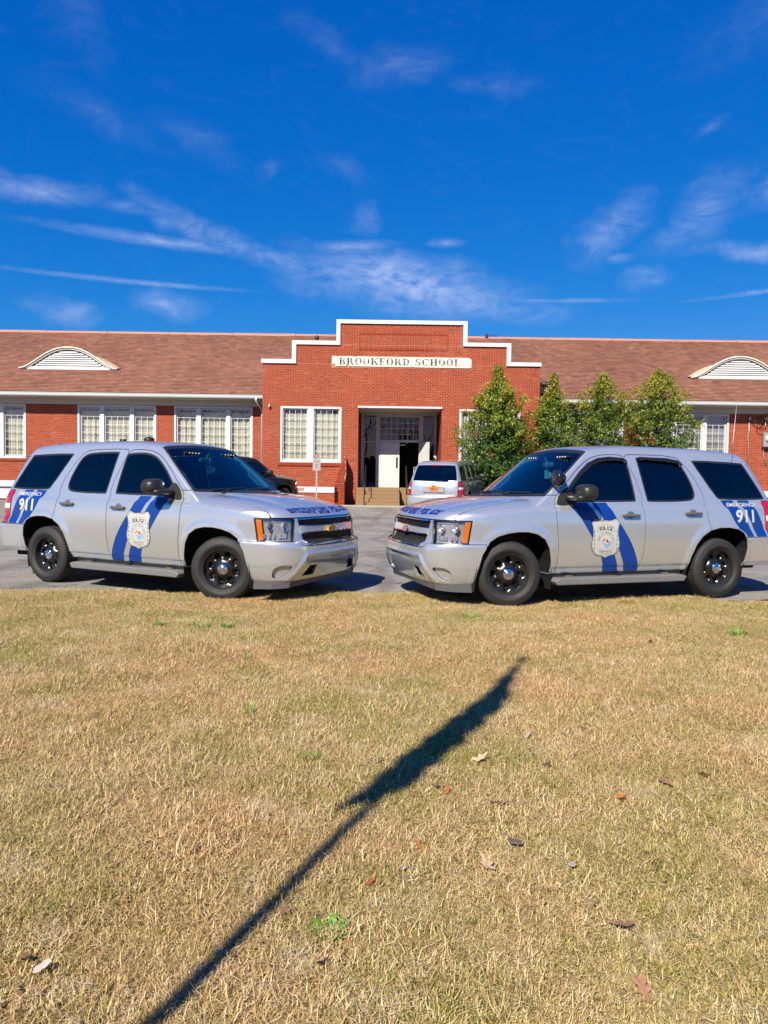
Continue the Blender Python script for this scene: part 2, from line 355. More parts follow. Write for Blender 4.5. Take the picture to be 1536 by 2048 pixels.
# ------------------------------------------------------------------ surface extraction of the car body
def surface_net(h=.02):
    xs = np.arange(-2.76, 2.58, h); ys = np.arange(-h/2, 1.08, h); zs = np.arange(.16, 2.02, h)
    G = F(xs[:, None, None], ys[None, :, None], zs[None, None, :]).astype(np.float32)
    ins = G < 0; nx, ny, nz = G.shape
    cnt = np.zeros((nx-1, ny-1, nz-1), np.int8)
    for a in (0, 1):
        for b in (0, 1):
            for c in (0, 1): cnt += ins[a:nx-1+a, b:ny-1+b, c:nz-1+c]
    act = (cnt > 0) & (cnt < 8); idx = np.full(act.shape, -1, np.int64); I = np.argwhere(act); idx[act] = np.arange(len(I))
    V = np.stack([xs[I[:, 0]] + h/2, ys[I[:, 1]] + h/2, zs[I[:, 2]] + h/2], 1)
    Q = []
    for ax in range(3):
        sl0 = [slice(None)]*3; sl1 = [slice(None)]*3; sl0[ax] = slice(0, -1); sl1[ax] = slice(1, None)
        A, B = ins[tuple(sl0)], ins[tuple(sl1)]; E = np.argwhere(A != B)
        o1, o2 = [(1, 2), (2, 0), (0, 1)][ax]
        ok = (E[:, o1] > 0) & (E[:, o2] > 0) & (E[:, o1] < G.shape[o1]-1) & (E[:, o2] < G.shape[o2]-1); E = E[ok]
        flip = A[tuple(E.T)]
        def cell(d1, d2):
            C = E.copy(); C[:, o1] += d1; C[:, o2] += d2; return idx[tuple(C.T)]
        q = np.stack([cell(-1, -1), cell(0, -1), cell(0, 0), cell(-1, 0)], 1)
        q[~flip] = q[~flip][:, ::-1]; Q.append(q)
    Q = np.concatenate(Q); Q = Q[(Q >= 0).all(1)]
    seam = I[:, 1] == 0
    for it in range(7):
        f = F(V[:, 0], V[:, 1], V[:, 2]); g = grad(V); gg = (g*g).sum(1)
        st = np.clip(f/np.maximum(gg, .05), -.03, .03)
        V = V - st[:, None]*g*(.9 if it < 5 else 1); V[seam, 1] = 0
        if it < 2:            # relax along the surface
            S = np.zeros_like(V); c = np.zeros(len(V))
            for k in range(4):
                np.add.at(S, Q[:, k], V[Q[:, (k+1) % 4]]); np.add.at(c, Q[:, k], 1)
                np.add.at(S, Q[:, k], V[Q[:, (k+3) % 4]]); np.add.at(c, Q[:, k], 1)
            V = np.where(seam[:, None], V, V*.5 + .5*S/np.maximum(c, 1)[:, None])
    g = grad(V, .004); N = g/np.maximum(np.linalg.norm(g, axis=1), 1e-6)[:, None]
    N[seam, 1] = 0
    T = np.concatenate([Q[:, [0, 1, 2]], Q[:, [0, 2, 3]]])
    return V, T, N
def clip(mesh, s):
    """keep s < 0"""
    V, T, N = mesh; k = s[T] < 0; c = k.sum(1)
    full = T[c == 3]; nv = [V]; nn = [N]; out = [full]; base = len(V)
    def cut(a, b):
        nonlocal base
        t = (s[a]/(s[a] - s[b]))[:, None]
        p = V[a]*(1-t) + V[b]*t; n = N[a]*(1-t) + N[b]*t; n /= np.maximum(np.linalg.norm(n, axis=1), 1e-6)[:, None]
        nv.append(p); nn.append(n); i = np.arange(base, base + len(p)); base += len(p); return i
    for num in (1, 2):
        R = T[c == num]; kk = k[c == num]
        if not len(R): continue
        j = np.argmax(kk if num == 1 else ~kk, 1); r = np.arange(len(R))
        a, b, d = R[r, j], R[r, (j+1) % 3], R[r, (j+2) % 3]
        ab, ad = cut(a, b), cut(a, d)
        if num == 1: out.append(np.stack([a, ab, ad], 1))
        else: out.append(np.stack([ab, b, d], 1)); out.append(np.stack([ab, d, ad], 1))
    V2 = np.concatenate(nv); N2 = np.concatenate(nn); T2 = np.concatenate(out)
    u, inv = np.unique(T2.ravel(), return_inverse=True)
    return V2[u], inv.reshape(-1, 3), N2[u]
def offset(m, d): return m[0] + m[2]*d, m[1], m[2]
def mirror(m):
    f = np.array([1, -1, 1]); return m[0]*f, m[1][:, ::-1], m[2]*f
def join(*ms):
    b = 0; V = []; T = []; N = []
    for m in ms: V.append(m[0]); T.append(m[1] + b); N.append(m[2]); b += len(m[0])
    return np.concatenate(V), np.concatenate(T), np.concatenate(N)
def rim(m, d=.012, seam=True):
    """turn the open border inwards by d so a panel has an edge; border on y=0 is left open"""
    V, T, N = m
    key = np.round(V*5e4).astype(np.int64); _, wid = np.unique(key, axis=0, return_inverse=True); wid = wid.ravel()
    E = np.concatenate([T[:, [0, 1]], T[:, [1, 2]], T[:, [2, 0]]]); we = wid[E]; we.sort(axis=1)
    _, inv, cn = np.unique(we, axis=0, return_inverse=True, return_counts=True); inv = inv.ravel()
    B = E[cn[inv] == 1]
    if seam: B = B[~((np.abs(V[B[:, 0], 1]) < 1e-4) & (np.abs(V[B[:, 1], 1]) < 1e-4))]
    a, b = V[B[:, 0]], V[B[:, 1]]; na, nb = N[B[:, 0]], N[B[:, 1]]
    P = np.concatenate([a, b, b - nb*d, a - na*d]); n = len(B)
    fn = np.cross(b - a, na); fn /= np.maximum(np.linalg.norm(fn, axis=1), 1e-9)[:, None]
    i = np.arange(n); Tq = np.concatenate([np.stack([i + n, i, i + 3*n], 1), np.stack([i + n, i + 3*n, i + 2*n], 1)])
    return join(m, (P, Tq, np.concatenate([fn]*4)))
def chaikin(p, n=2, close=True):
    p = np.array(p, float)
    for _ in range(n):
        q = np.roll(p, -1, 0); p = np.stack([p*.75 + q*.25, p*.25 + q*.75], 1).reshape(-1, 2)
    return p
def mk(name, m, mat, parent):
    return link(name, arr_mesh(name, m[0], m[1], m[2]), mat, parent)

BODY = surface_net()
FIELDS = r"""
bx, by, bz = BODY[0].T
up_part = sst(1.2, 1.25, bz)
# fields on the half body, negative inside
def PX(poly, n=2): return psdf(BODY[0][:, 0], BODY[0][:, 2], chaikin(poly, n) if n else poly)
f_side = .45 - by
def us_(x, y, z): return y - W_up(z) + .05*sst(-1.4, -2.4, x)
def ws_(x, y, z):
    nx, nz = .595, .77; L_ = np.hypot(nx, nz); nx /= L_; nz /= L_
    return (x - 1.20)*nx + (z - 1.235)*nz + .10*(y/.8)**2*nx
f_ws = np.maximum.reduce([us_(bx, by, bz) - ws_(bx, by, bz) + .022, (bz - (Z_roof(bx) - .045*(by/.7)**2)) - ws_(bx, by, bz) + .012, 1.262 - bz + .03*by, .3 - bx])
f_win = [PX([(-.205, 1.728), (-.16, 1.752), (.05, 1.762), (.22, 1.742), (.36, 1.685), (.50, 1.575), (.62, 1.455), (.80, 1.245), (.79, 1.225), (-.23, 1.228), (-.245, 1.25)], 1),
         PX([(-.345, 1.76), (-.37, 1.772), (-.80, 1.765), (-.97, 1.735), (-1.05, 1.62), (-1.135, 1.40), (-1.135, 1.28), (-1.03, 1.235), (-.42, 1.228), (-.405, 1.245)], 2),
         PX([(-1.205, 1.755), (-2.01, 1.735), (-2.035, 1.715), (-2.285, 1.285), (-2.27, 1.262), (-1.53, 1.258), (-1.455, 1.295), (-1.19, 1.73)], 1)]
f_win = [np.maximum(f, f_side) for f in f_win]
f_arch = np.maximum(np.minimum(psdf(bx, bz, ARCH_F), psdf(bx, bz, ARCH_R)), .5 - by)
hood_poly = [(1.16, -.2), (1.16, .70), (1.26, .72), (1.55, .79), (1.85, .84), (2.06, .865), (2.6, .865), (2.6, -.2)]
f_hood = np.maximum.reduce([psdf(bx, by, hood_poly), 1.005 - bz, -(f_ws - .012)])
f_hood = np.maximum(f_hood, -np.maximum(bx - 2.2, 0)*0 + np.maximum(0, 0) - 1e9 + 0*bx) if False else f_hood
yin = .655 + (1.0 - bz)*.20
f_lamp = np.maximum.reduce([bz - 1.0, .737 - bz, yin - by, (1.958 + (1.0 - bz)*.17) - bx])
f_amber = np.maximum(f_lamp, bx - (2.045 + (1.0 - bz)*.16))
gr_u = [(-.5, .985), (.615, .985), (.605, .908), (-.5, .908)]; gr_l = [(-.5, .825), (.585, .825), (.565, .72), (.53, .702), (-.5, .698)]
f_gu = np.maximum(psdf(by, bz, gr_u), 2.1 - bx); f_gl = np.maximum(psdf(by, bz, gr_l), 2.1 - bx)
f_bar = np.maximum(psdf(by, bz, [(-.5, .903), (.603, .903), (.59, .83), (-.5, .83)]), 2.1 - bx)
f_surround = np.maximum(psdf(by, bz, [(-.5, 1.0), (.645, 1.0), (.695, .745), (.63, .685), (-.5, .675)]), 2.1 - bx)
f_fbump = np.maximum(1.80 - bx, bz - .734)
f_hook = np.maximum(psdf(by, bz, [(.37, .445), (.50, .445), (.60, .335), (.40, .335)]), 2.1 - bx)
f_fog = np.maximum(psdf(by, bz, chaikin([(.755, .462), (.85, .465), (.884, .43), (.886, .35), (.868, .312), (.83, .308), (.79, .36)], 1)), 2.0 - bx)
f_door1 = PX([(.90, .30), (.865, .62), (.89, .92), (.905, 1.15), (.885, 1.275), (.80, 1.352), (.55, 1.60), (.36, 1.735), (.22, 1.785), (.02, 1.805), (-.15, 1.80), (-.20, 1.72), (-.27, 1.55), (-.335, 1.30), (-.325, 1.19), (-.335, .87), (-.31, .54), (-.265, .42), (-.20, .30)], 1)
f_door2 = PX([(-.20, .30), (-.265, .42), (-.31, .54), (-.335, .87), (-.325, 1.19), (-.335, 1.30), (-.27, 1.55), (-.20, 1.72), (-.19, 1.80), (-.30, 1.812), (-.92, 1.806), (-1.04, 1.72), (-1.17, 1.53), (-1.275, 1.31), (-1.255, 1.16), (-1.30, .95), (-1.31, .80), (-1.0, .30)], 1)
f_door1 = np.maximum(f_door1, f_side); f_door2 = np.maximum(f_door2, f_side)
f_fender = np.maximum(.82 - bx, bz - 1.30)
f_tail = np.maximum.reduce([bx + 2.235 + (bz - 1.02)*-.05, .79 - bz, bz - 1.245, .795 - by])
f_rbump = np.maximum(bx + 1.80, bz - .778)
f_rglass = np.maximum.reduce([bx + 2.05, psdf(by, bz, chaikin([(-.3, 1.775), (.58, 1.775), (.65, 1.74), (.735, 1.32), (.72, 1.26), (-.3, 1.25)], 1))])
f_gate = np.maximum.reduce([bx + 2.1, psdf(by, bz, [(-.3, 1.85), (.665, 1.85), (.71, 1.74), (.79, 1.25), (.785, .80), (-.3, .80)])])
G_ = .0042
def sub(base_f, *excl):
    f = base_f
    for e in excl: f = np.maximum(f, -e + G_)
    return f
allwin = f_win + [f_ws, f_rglass]
cuts = {
 'hood': sub(f_hood + G_, f_arch, f_lamp, f_gu),
 'front_bumper': sub(f_fbump + G_, f_arch, f_gu, f_gl, f_hook, f_fog, f_surround),
 'door1': sub(f_door1 + G_, f_arch, *allwin), 'door2': sub(f_door2 + G_, f_arch, *allwin),
 'surround': sub(f_surround + G_, f_hood, f_lamp, f_gu, f_gl),
 'rear_bumper': sub(f_rbump + G_, f_arch), 'tailgate': sub(f_gate + G_, f_rglass, f_tail, f_rbump),
}
cuts['fender'] = sub(f_fender + G_, f_hood, f_lamp, f_gu, f_gl, f_arch, f_door1, f_fbump, f_ws, f_surround, *f_win)
cuts['shell'] = sub(np.full(len(bx), -1.0), f_hood, f_fbump, f_door1, f_door2, f_surround, f_rbump, f_gate, f_fender, f_tail, f_lamp, f_arch, *allwin)
"""
exec(FIELDS)
INNER = clip(BODY, sub(np.full(len(bx), -1.0), f_arch, f_gu, f_gl, f_hook, f_fog, f_lamp, *allwin))
def refine(mesh, near):
    """split the edges near panel borders once and put the new points on the surface"""
    V, T, N = mesh; E = np.concatenate([T[:, [0, 1]], T[:, [1, 2]], T[:, [2, 0]]]); E.sort(axis=1); U, inv = np.unique(E, axis=0, return_inverse=True); inv = inv.ravel()
    mark = near[U[:, 0]] | near[U[:, 1]]; mid = np.full(len(U), -1); mid[mark] = len(V) + np.arange(mark.sum())
    M_ = (V[U[mark, 0]] + V[U[mark, 1]])/2; seam = np.abs(M_[:, 1]) < 1e-6
    for _ in range(2):
        f = F(M_[:, 0], M_[:, 1], M_[:, 2]); g = grad(M_); st = np.clip(f/np.maximum((g*g).sum(1), .05), -.01, .01); M_ = M_ - st[:, None]*g; M_[seam, 1] = 0
    g = grad(M_, .004); Nm = g/np.maximum(np.linalg.norm(g, axis=1), 1e-6)[:, None]; V = np.concatenate([V, M_]); N = np.concatenate([N, Nm])
    n = len(T); m = np.stack([mid[inv[:n]], mid[inv[n:2*n]], mid[inv[2*n:]]], 1); c = (m >= 0).sum(1); out = [T[c == 0]]
    t, k = T[c == 3], m[c == 3]; out += [np.stack([t[:, 0], k[:, 0], k[:, 2]], 1), np.stack([t[:, 1], k[:, 1], k[:, 0]], 1), np.stack([t[:, 2], k[:, 2], k[:, 1]], 1), k]
    t, k = T[c == 1], m[c == 1]; j = np.argmax(k >= 0, 1); r = np.arange(len(t)); a, b, d, q = t[r, j], t[r, (j+1) % 3], t[r, (j+2) % 3], k[r, j]; out += [np.stack([a, q, d], 1), np.stack([q, b, d], 1)]
    t, k = T[c == 2], m[c == 2]; j = np.argmax(k < 0, 1); r = np.arange(len(t)); a, b, d = t[r, j], t[r, (j+1) % 3], t[r, (j+2) % 3]; q1, q2 = k[r, (j+1) % 3], k[r, (j+2) % 3]
    out += [np.stack([q1, d, q2], 1), np.stack([a, b, q1], 1), np.stack([a, q1, q2], 1)]
    return V, np.concatenate(out), N
for _near in (.030, .012):
    BODY = refine(BODY, np.min([np.abs(f) for f in [f_arch, f_hood, f_lamp, f_gu, f_gl, f_surround, f_fbump, f_hook, f_fog, f_door1, f_door2, f_tail, f_rbump, f_amber] + allwin], axis=0) < _near)
    exec(FIELDS)
def CL(f): return clip(BODY, f)
def both(m): return join(m, mirror(m))
def solve_y(x, z, y0=.93):
    y = np.full(np.shape(x), y0)
    for _ in range(12): y = y - F(x, y, z)/np.maximum((F(x, y+.002, z) - F(x, y-.002, z))/.004, .4)
    return y
def solve_z(x, y, z0=1.05):
    z = np.full(np.shape(x), z0)
    for _ in range(14): z = z - np.clip(F(x, y, z)/np.maximum((F(x, y, z+.002) - F(x, y, z-.002))/.004, .3), -.05, .05)
    return z
def solve_x(y, z, x0=2.4):
    x = np.full(np.shape(y), x0)
    for _ in range(14): x = x - np.clip(F(x, y, z)/np.maximum((F(x+.002, y, z) - F(x-.002, y, z))/.004, .3), -.05, .05)
    return x
_ty = np.linspace(0, .94, 60); _tz = np.linspace(.69, 1.0, 40); _tx = solve_x(np.repeat(_ty, 40), np.tile(_tz, 60)).reshape(60, 40)
def xfast(y, z):
    a = min(max((abs(y))/.94*59, 0), 58.999); b = min(max((z - .69)/.31*39, 0), 38.999); i, j = int(a), int(b); a -= i; b -= j
    return float(_tx[i, j]*(1-a)*(1-b) + _tx[i+1, j]*a*(1-b) + _tx[i, j+1]*(1-a)*b + _tx[i+1, j+1]*a*b)
# ---- flat lettering as triangles in (u, v)
def text_tris(s, size=1, bold=0, shear=0, sx=1):
    c = bpy.data.curves.new('t', 'FONT'); c.body = s; c.size = size; c.offset = bold; c.shear = shear; c.align_x = 'CENTER'; c.resolution_u = 4
    o = bpy.data.objects.new('t', c); COL.objects.link(o); bpy.context.view_layer.update()
    me = o.evaluated_get(bpy.context.evaluated_depsgraph_get()).to_mesh(); me.calc_loop_triangles()
    V = np.array([v.co[:2] for v in me.vertices]); T = np.array([t.vertices[:] for t in me.loop_triangles])
    o.to_mesh_clear(); bpy.data.objects.remove(o); bpy.data.curves.remove(c)
    V = V*[sx, 1]
    a = np.cross(V[T[:, 1]] - V[T[:, 0]], V[T[:, 2]] - V[T[:, 0]]); T[a < 0] = T[a < 0][:, ::-1]
    return V, T
def fit(vt, u0, u1, v0, v1):
    V, T = vt; lo, hi = V.min(0), V.max(0)
    return (V - lo)/(hi - lo)*[u1-u0, v1-v0] + [u0, v0], T
def arc_text(s, r, cx, cy, size, a_mid, span, bold=0, top=True):
    Vs, Ts = [], []; b = 0; n = len(s)
    for i, ch in enumerate(s):
        if ch == ' ': continue
        V, T = text_tris(ch, size, bold)
        a = a_mid + (span*(.5 - (i + .5)/n) if top else span*((i + .5)/n - .5))
        V = V - [0, size*.35]
        th = a - math.pi/2 if top else a + math.pi/2
        R_ = np.array([[math.cos(th), -math.sin(th)], [math.sin(th), math.cos(th)]])
        V = V @ R_.T + [cx + r[0]*math.cos(a), cy + r[1]*math.sin(a)]
        Vs.append(V); Ts.append(T + b); b += len(V)
    return np.concatenate(Vs), np.concatenate(Ts)
def poly_tris(P):
    from mathutils.geometry import tessellate_polygon
    t = tessellate_polygon([[Vector((p[0], p[1], 0)) for p in P]]); V = np.array(P, float); T = np.array(t)
    a = np.cross(V[T[:, 1]] - V[T[:, 0]], V[T[:, 2]] - V[T[:, 0]]); T[a < 0] = T[a < 0][:, ::-1]
    return V, T
def ring_tris(cx, cy, rx, ry, w_, n=48):
    a = np.linspace(0, 2*np.pi, n, endpoint=False)
    V = np.concatenate([np.stack([cx + rx*np.cos(a), cy + ry*np.sin(a)], 1), np.stack([cx + (rx-w_)*np.cos(a), cy + (ry-w_)*np.sin(a)], 1)])
    i = np.arange(n); j = (i+1) % n
    return V, np.concatenate([np.stack([i, j, i+n], 1), np.stack([j, j+n, i+n], 1)])
def jt(*vts):
    b = 0; V = []; T = []
    for v, t in vts: V.append(v); T.append(t + b); b += len(v)
    return np.concatenate(V), np.concatenate(T)
def split_long(vt, L=.028):
    V, T = vt
    for _ in range(6):
        e = np.stack([np.linalg.norm(V[T[:, i]] - V[T[:, (i+1) % 3]], axis=1) for i in range(3)], 1)
        if e.max() < L: break
        b = e.max(1) >= L; k = np.argmax(e, 1)[b]; R = T[b]; r = np.arange(len(R))
        a, c, d = R[r, k], R[r, (k+1) % 3], R[r, (k+2) % 3]; m = np.arange(len(V), len(V) + len(R))
        V = np.concatenate([V, (V[a] + V[c])/2]); T = np.concatenate([T[~b], np.stack([a, m, d], 1), np.stack([m, c, d], 1)])
    return V, T
def side_decal(vt, side, d, x0, z0):
    """(u, v) read from outside: on the right side (-1) u runs to +x, on the left to -x"""
    V, T = split_long(vt); x = x0 + V[:, 0]*(1 if side < 0 else -1); z = z0 + V[:, 1]
    y = solve_y(x, z); P = np.stack([x, y, z], 1); g = grad(P); N = g/np.linalg.norm(g, axis=1)[:, None]
    P = P + N*d
    f = np.array([1, side, 1]); return P*f, T, N*f
def hood_decal(vt, d):
    """u to +y left... reads from in front of the car: u runs to +y"""
    V, T = split_long(vt); y = V[:, 0]; x = V[:, 1]; z = solve_z(x, y)
    P = np.stack([x, y, z], 1); g = grad(P); N = g/np.linalg.norm(g, axis=1)[:, None]
    return P + N*d, T, N
# blocky stencil capitals from thick strokes, unit cell
def block_letter(ch):
    t = .30; R_ = lambda a, b, c, d: (a, b, c, d)
    L_ = {'B': [R_(0, t, 0, 1), R_(t, .9, 0, .24), R_(t, .9, .40, .62), R_(t, .86, .78, 1), R_(.70, 1, .10, .50), R_(.66, .95, .52, .90)],
          'R': [R_(0, t, 0, 1), R_(t, .9, .76, 1), R_(t, .9, .38, .60), R_(.70, 1, .45, .92), R_(.62, .95, 0, .40)],
          'O': [R_(0, t, .06, .94), R_(.70, 1, .06, .94), R_(.06, .94, 0, .24), R_(.06, .94, .76, 1)],
          'K': [R_(0, t, 0, 1), R_(t, .62, .36, .66), R_(.52, .82, .55, .85), R_(.66, 1, .74, 1), R_(.52, .82, .16, .47), R_(.66, 1, 0, .28)],
          'F': [R_(0, t, 0, 1), R_(t, 1, .76, 1), R_(t, .86, .40, .62)],
          'D': [R_(0, t, 0, 1), R_(t, .90, 0, .24), R_(t, .90, .76, 1), R_(.70, 1, .10, .90)],
          'P': [R_(0, t, 0, 1), R_(t, .92, .76, 1), R_(t, .92, .34, .56), R_(.70, 1, .40, .94)],
          'L': [R_(0, t, 0, 1), R_(t, .95, 0, .24)], 'I': [R_(.3, .66, 0, 1)],
          'C': [R_(0, t, .06, .94), R_(.06, 1, 0, .24), R_(.06, 1, .76, 1), R_(.72, 1, .62, .8), R_(.72, 1, .2, .38)],
          'E': [R_(0, t, 0, 1), R_(t, 1, 0, .24), R_(t, 1, .76, 1), R_(t, .86, .39, .61)]}[ch]
    return L_
def block_text(s, slant=.18):
    V = []; T = []; x = 0; b = 0
    for ch in s:
        if ch == ' ': x += .75; continue
        for j, (a, c, d, e) in enumerate(block_letter(ch)):
            V += [(x + a + slant*d, d), (x + c + slant*d, d), (x + c + slant*e, e), (x + a + slant*e, e)]; T += [(b, b+1, b+2), (b, b+2, b+3)]; b += 4
        x += .7 if ch == 'I' else 1.14
    return np.array(V, float), np.array(T)

SHIELD = [(0, .444), (-.05, .438), (-.09, .444), (-.125, .458), (-.150, .462), (-.175, .440), (-.193, .408), (-.180, .375), (-.173, .343), (-.171, .279), (-.180, .23), (-.192, .175), (-.190, .135), (-.178, .095), (-.155, .060), (-.12, .036), (-.056, .024), (0, 0)]
SHIELD = SHIELD + [(-a, b) for a, b in SHIELD[-2:0:-1]]
STR_F = [(.665, 1.214), (.63, 1.12), (.55, 1.0), (.47, .88), (.40, .77), (.34, .67), (.29, .59), (.26, .49), (.24, .388), (.035, .388), (.055, .47), (.11, .61), (.22, .83), (.34, 1.03), (.40, 1.12), (.46, 1.214)]
STR_R = [(.385, 1.214), (.27, 1.03), (.14, .82), (.03, .64), (-.03, .50), (-.06, .388), (-.238, .388), (-.252, .43), (-.215, .55), (-.16, .67), (-.09, .79), (.0, .92), (.07, 1.01), (.14, 1.12), (.20, 1.214)]
QF = [(-1.525, 1.250), (-1.61, 1.13), (-1.70, .97), (-1.752, .893), (-1.80, .868), (-1.855, .835), (-1.895, .786), (-2.01, .786), (-1.93, .93), (-1.80, 1.13), (-1.715, 1.250)]
QR = [(-1.80, 1.250), (-1.88, 1.13), (-1.985, .95), (-2.063, .786), (-2.222, .786), (-2.19, .92), (-2.10, 1.10), (-1.985, 1.250)]
def ribbon(poly, w_, close=False):
    P_ = np.array(poly, float); n = len(P_); V = []; T = []
    for i in range(n - (0 if close else 1)):
        a, b = P_[i], P_[(i+1) % n]; d = b - a; L_ = np.hypot(*d)
        if L_ < 1e-6: continue
        nn = np.array([-d[1], d[0]])/L_*w_/2; e_ = d/L_*w_*.4; k = len(V); V += [a - nn - e_, b - nn + e_, b + nn + e_, a + nn - e_]; T += [(k, k+1, k+2), (k, k+2, k+3)]
    return np.array(V), np.array(T)
def xz(poly): return [(x, z) for x, z in poly]
def sd_(poly): return np.maximum(psdf(bx, bz, poly), f_side)
def dec(poly, grow=0, excl=()):
    f = sd_(poly) - grow
    for e in excl: f = np.maximum(f, -e + .004)
    return f

def build_wheel():
    """wheel local frame: axle along y, outside towards -y; returns the mesh data of its sub-parts"""
    out = {}
    n = 240; prof = [(.118, .240), (.126, .258), (.134, .262), (.137, .280), (.1395, .284), (.139, .312), (.1355, .316), (.134, .335), (.124, .356), (.112, .368), (.099, .377), (.070, .3815), (.045, .383), (.040, .375), (.032, .375), (.027, .383),
                     (-.027, .383), (-.032, .375), (-.040, .375), (-.045, .383), (-.070, .3815), (-.095, .378), (-.108, .370), (-.121, .358), (-.133, .335), (-.139, .305), (-.137, .275), (-.128, .255), (-.118, .240)]
    v = []; m = len(prof)
    for i, (h, r) in enumerate(prof):
        for k in range(n):
            rr = r
            if .06 < abs(h) < .115 and k % 4 == 0: rr -= .006
            if abs(h) < .03 and k % 4 == 0: rr -= .006
            if abs(abs(h) - .137) < .0015: rr += 0
            a = 2*math.pi*k/n; v.append((rr*math.cos(a), -h, rr*math.sin(a)))
    f = [(i*n+k, i*n+(k+1) % n, (i+1)*n+(k+1) % n, (i+1)*n+k) for i in range(m-1) for k in range(n)]
    me = bpy.data.meshes.new('tyre'); me.from_pydata(v, [], f); me.update(); me.polygons.foreach_set('use_smooth', [not (.055 < (abs(prof[i][0]) + abs(prof[i+1][0]))/2 < .118) for i in range(m-1) for k in range(n)]); out['tyre'] = me
    # steel disc with eight round openings
    na, nr = 192, 26; rr = np.linspace(.056, .222, nr); aa = np.linspace(0, 2*np.pi, na, endpoint=False)
    Z = pchip([.056, .078, .10, .13, .16, .185, .20, .206, .212, .218, .222], [.070, .066, .055, .038, .036, .044, .046, .06, .085, .112, .118])
    Rg, Ag = np.meshgrid(rr, aa, indexing='ij')
    k = 2*np.pi/8; da = (Ag + k/2) % k - k/2; ex_ = (Rg - .150)/1.25; ey_ = Rg*da; dh = np.hypot(ex_, ey_) - .024
    hgt = Z(Rg) - .020*np.exp(-np.clip(dh, 0, None)/.010)*(Rg < .2)
    V = np.stack([(Rg*np.cos(Ag)).ravel(), -hgt.ravel(), (Rg*np.sin(Ag)).ravel()], 1)
    ids = np.arange(nr*na).reshape(nr, na); a, b, c, d = ids[:-1], ids[1:], np.roll(ids, -1, 1)[1:], np.roll(ids, -1, 1)[:-1]
    T = np.concatenate([np.stack([a.ravel(), b.ravel(), c.ravel()], 1), np.stack([a.ravel(), c.ravel(), d.ravel()], 1)])
    fn = np.cross(V[T[:, 1]] - V[T[:, 0]], V[T[:, 2]] - V[T[:, 0]]); N = np.zeros_like(V)
    if fn[:, 1].mean() > 0: T = T[:, ::-1]; fn = -fn
    for i in range(3): np.add.at(N, T[:, i], fn)
    N /= np.linalg.norm(N, axis=1)[:, None]
    mm = rim(clip((V, T, N), -dh.ravel()), .022, seam=False)
    out['rim'] = arr_mesh('rim', mm[0], mm[1], mm[2])
    b = MB(); b.lathe([(-.118, .222), (-.110, .205), (-.02, .195), (.03, .190), (.12, .196)][::-1], 48); b.lathe([(.03, .0), (.03, .20)], 32); b.lathe([(-.005, .03), (-.005, .165), (.02, .165)], 40)
    me = bpy.data.meshes.new('brake'); me.from_pydata([(x, y, z) for x, y, z in b.v], [], b.f); out['brake'] = me
    b = MB(); b.lathe([(-.110, .0), (-.109, .02), (-.104, .032), (-.101, .034), (-.100, .040), (-.094, .060), (-.080, .066), (-.055, .067)][::-1], 40)
    for i in range(6):
        a = i*math.pi/3 + .3; b.lathe([(-.112, .0), (-.110, .0055), (-.105, .0085), (-.088, .009)][::-1], 10, c=(.048*math.cos(a), 0, .048*math.sin(a)))
    me = bpy.data.meshes.new('hub_cap'); me.from_pydata(b.v, [], b.f); me.polygons.foreach_set('use_smooth', [True]*len(b.f)); out['hub_cap'] = me
    for k_ in ('rim', 'brake', 'hub_cap'): out[k_].transform(Matrix.Diagonal((1.10, 1.0, 1.10, 1)))
    for k_, mt in (('tyre', 'rubber'), ('rim', 'steel_black'), ('brake', 'dark'), ('hub_cap', 'chrome')): out[k_].materials.append(MT[mt])
    return out
WH = build_wheel()
def blob(name, c, r, e=2.5, n=20, m=28, mat=None, parent=None, cutx=None):
    """superellipsoid"""
    V = []; 
    sp = lambda v, p: math.copysign(abs(v)**p, v)
    for i in range(n+1):
        t = -math.pi/2 + math.pi*i/n
        for k in range(m):
            a = 2*math.pi*k/m
            V.append((c[0] + r[0]*sp(math.cos(t), 2/e)*sp(math.cos(a), 2/e), c[1] + r[1]*sp(math.cos(t), 2/e)*sp(math.sin(a), 2/e), c[2] + r[2]*sp(math.sin(t), 2/e)))
    f = [(i*m+k, i*m+(k+1) % m, (i+1)*m+(k+1) % m, (i+1)*m+k) for i in range(n) for k in range(m)]
    b = MB(); b.add(V, f, 0, True); return b if name is None else b.build(name, mat, parent)
PARTS = {}
def cached(key, fn):
    if key not in PARTS: PARTS[key] = fn()
    return PARTS[key]
def cpart(name, key, fn, mat, parent):
    me = cached(key, fn)
    if isinstance(me, tuple): me = PARTS[key] = arr_mesh(name, me[0], me[1], me[2]); me.materials.append(mat)
    o = bpy.data.objects.new(name, me); COL.objects.link(o); o.parent = parent
    if me.materials[0] != mat:
        o.material_slots[0].link = 'OBJECT'; o.material_slots[0].material = mat
    return o

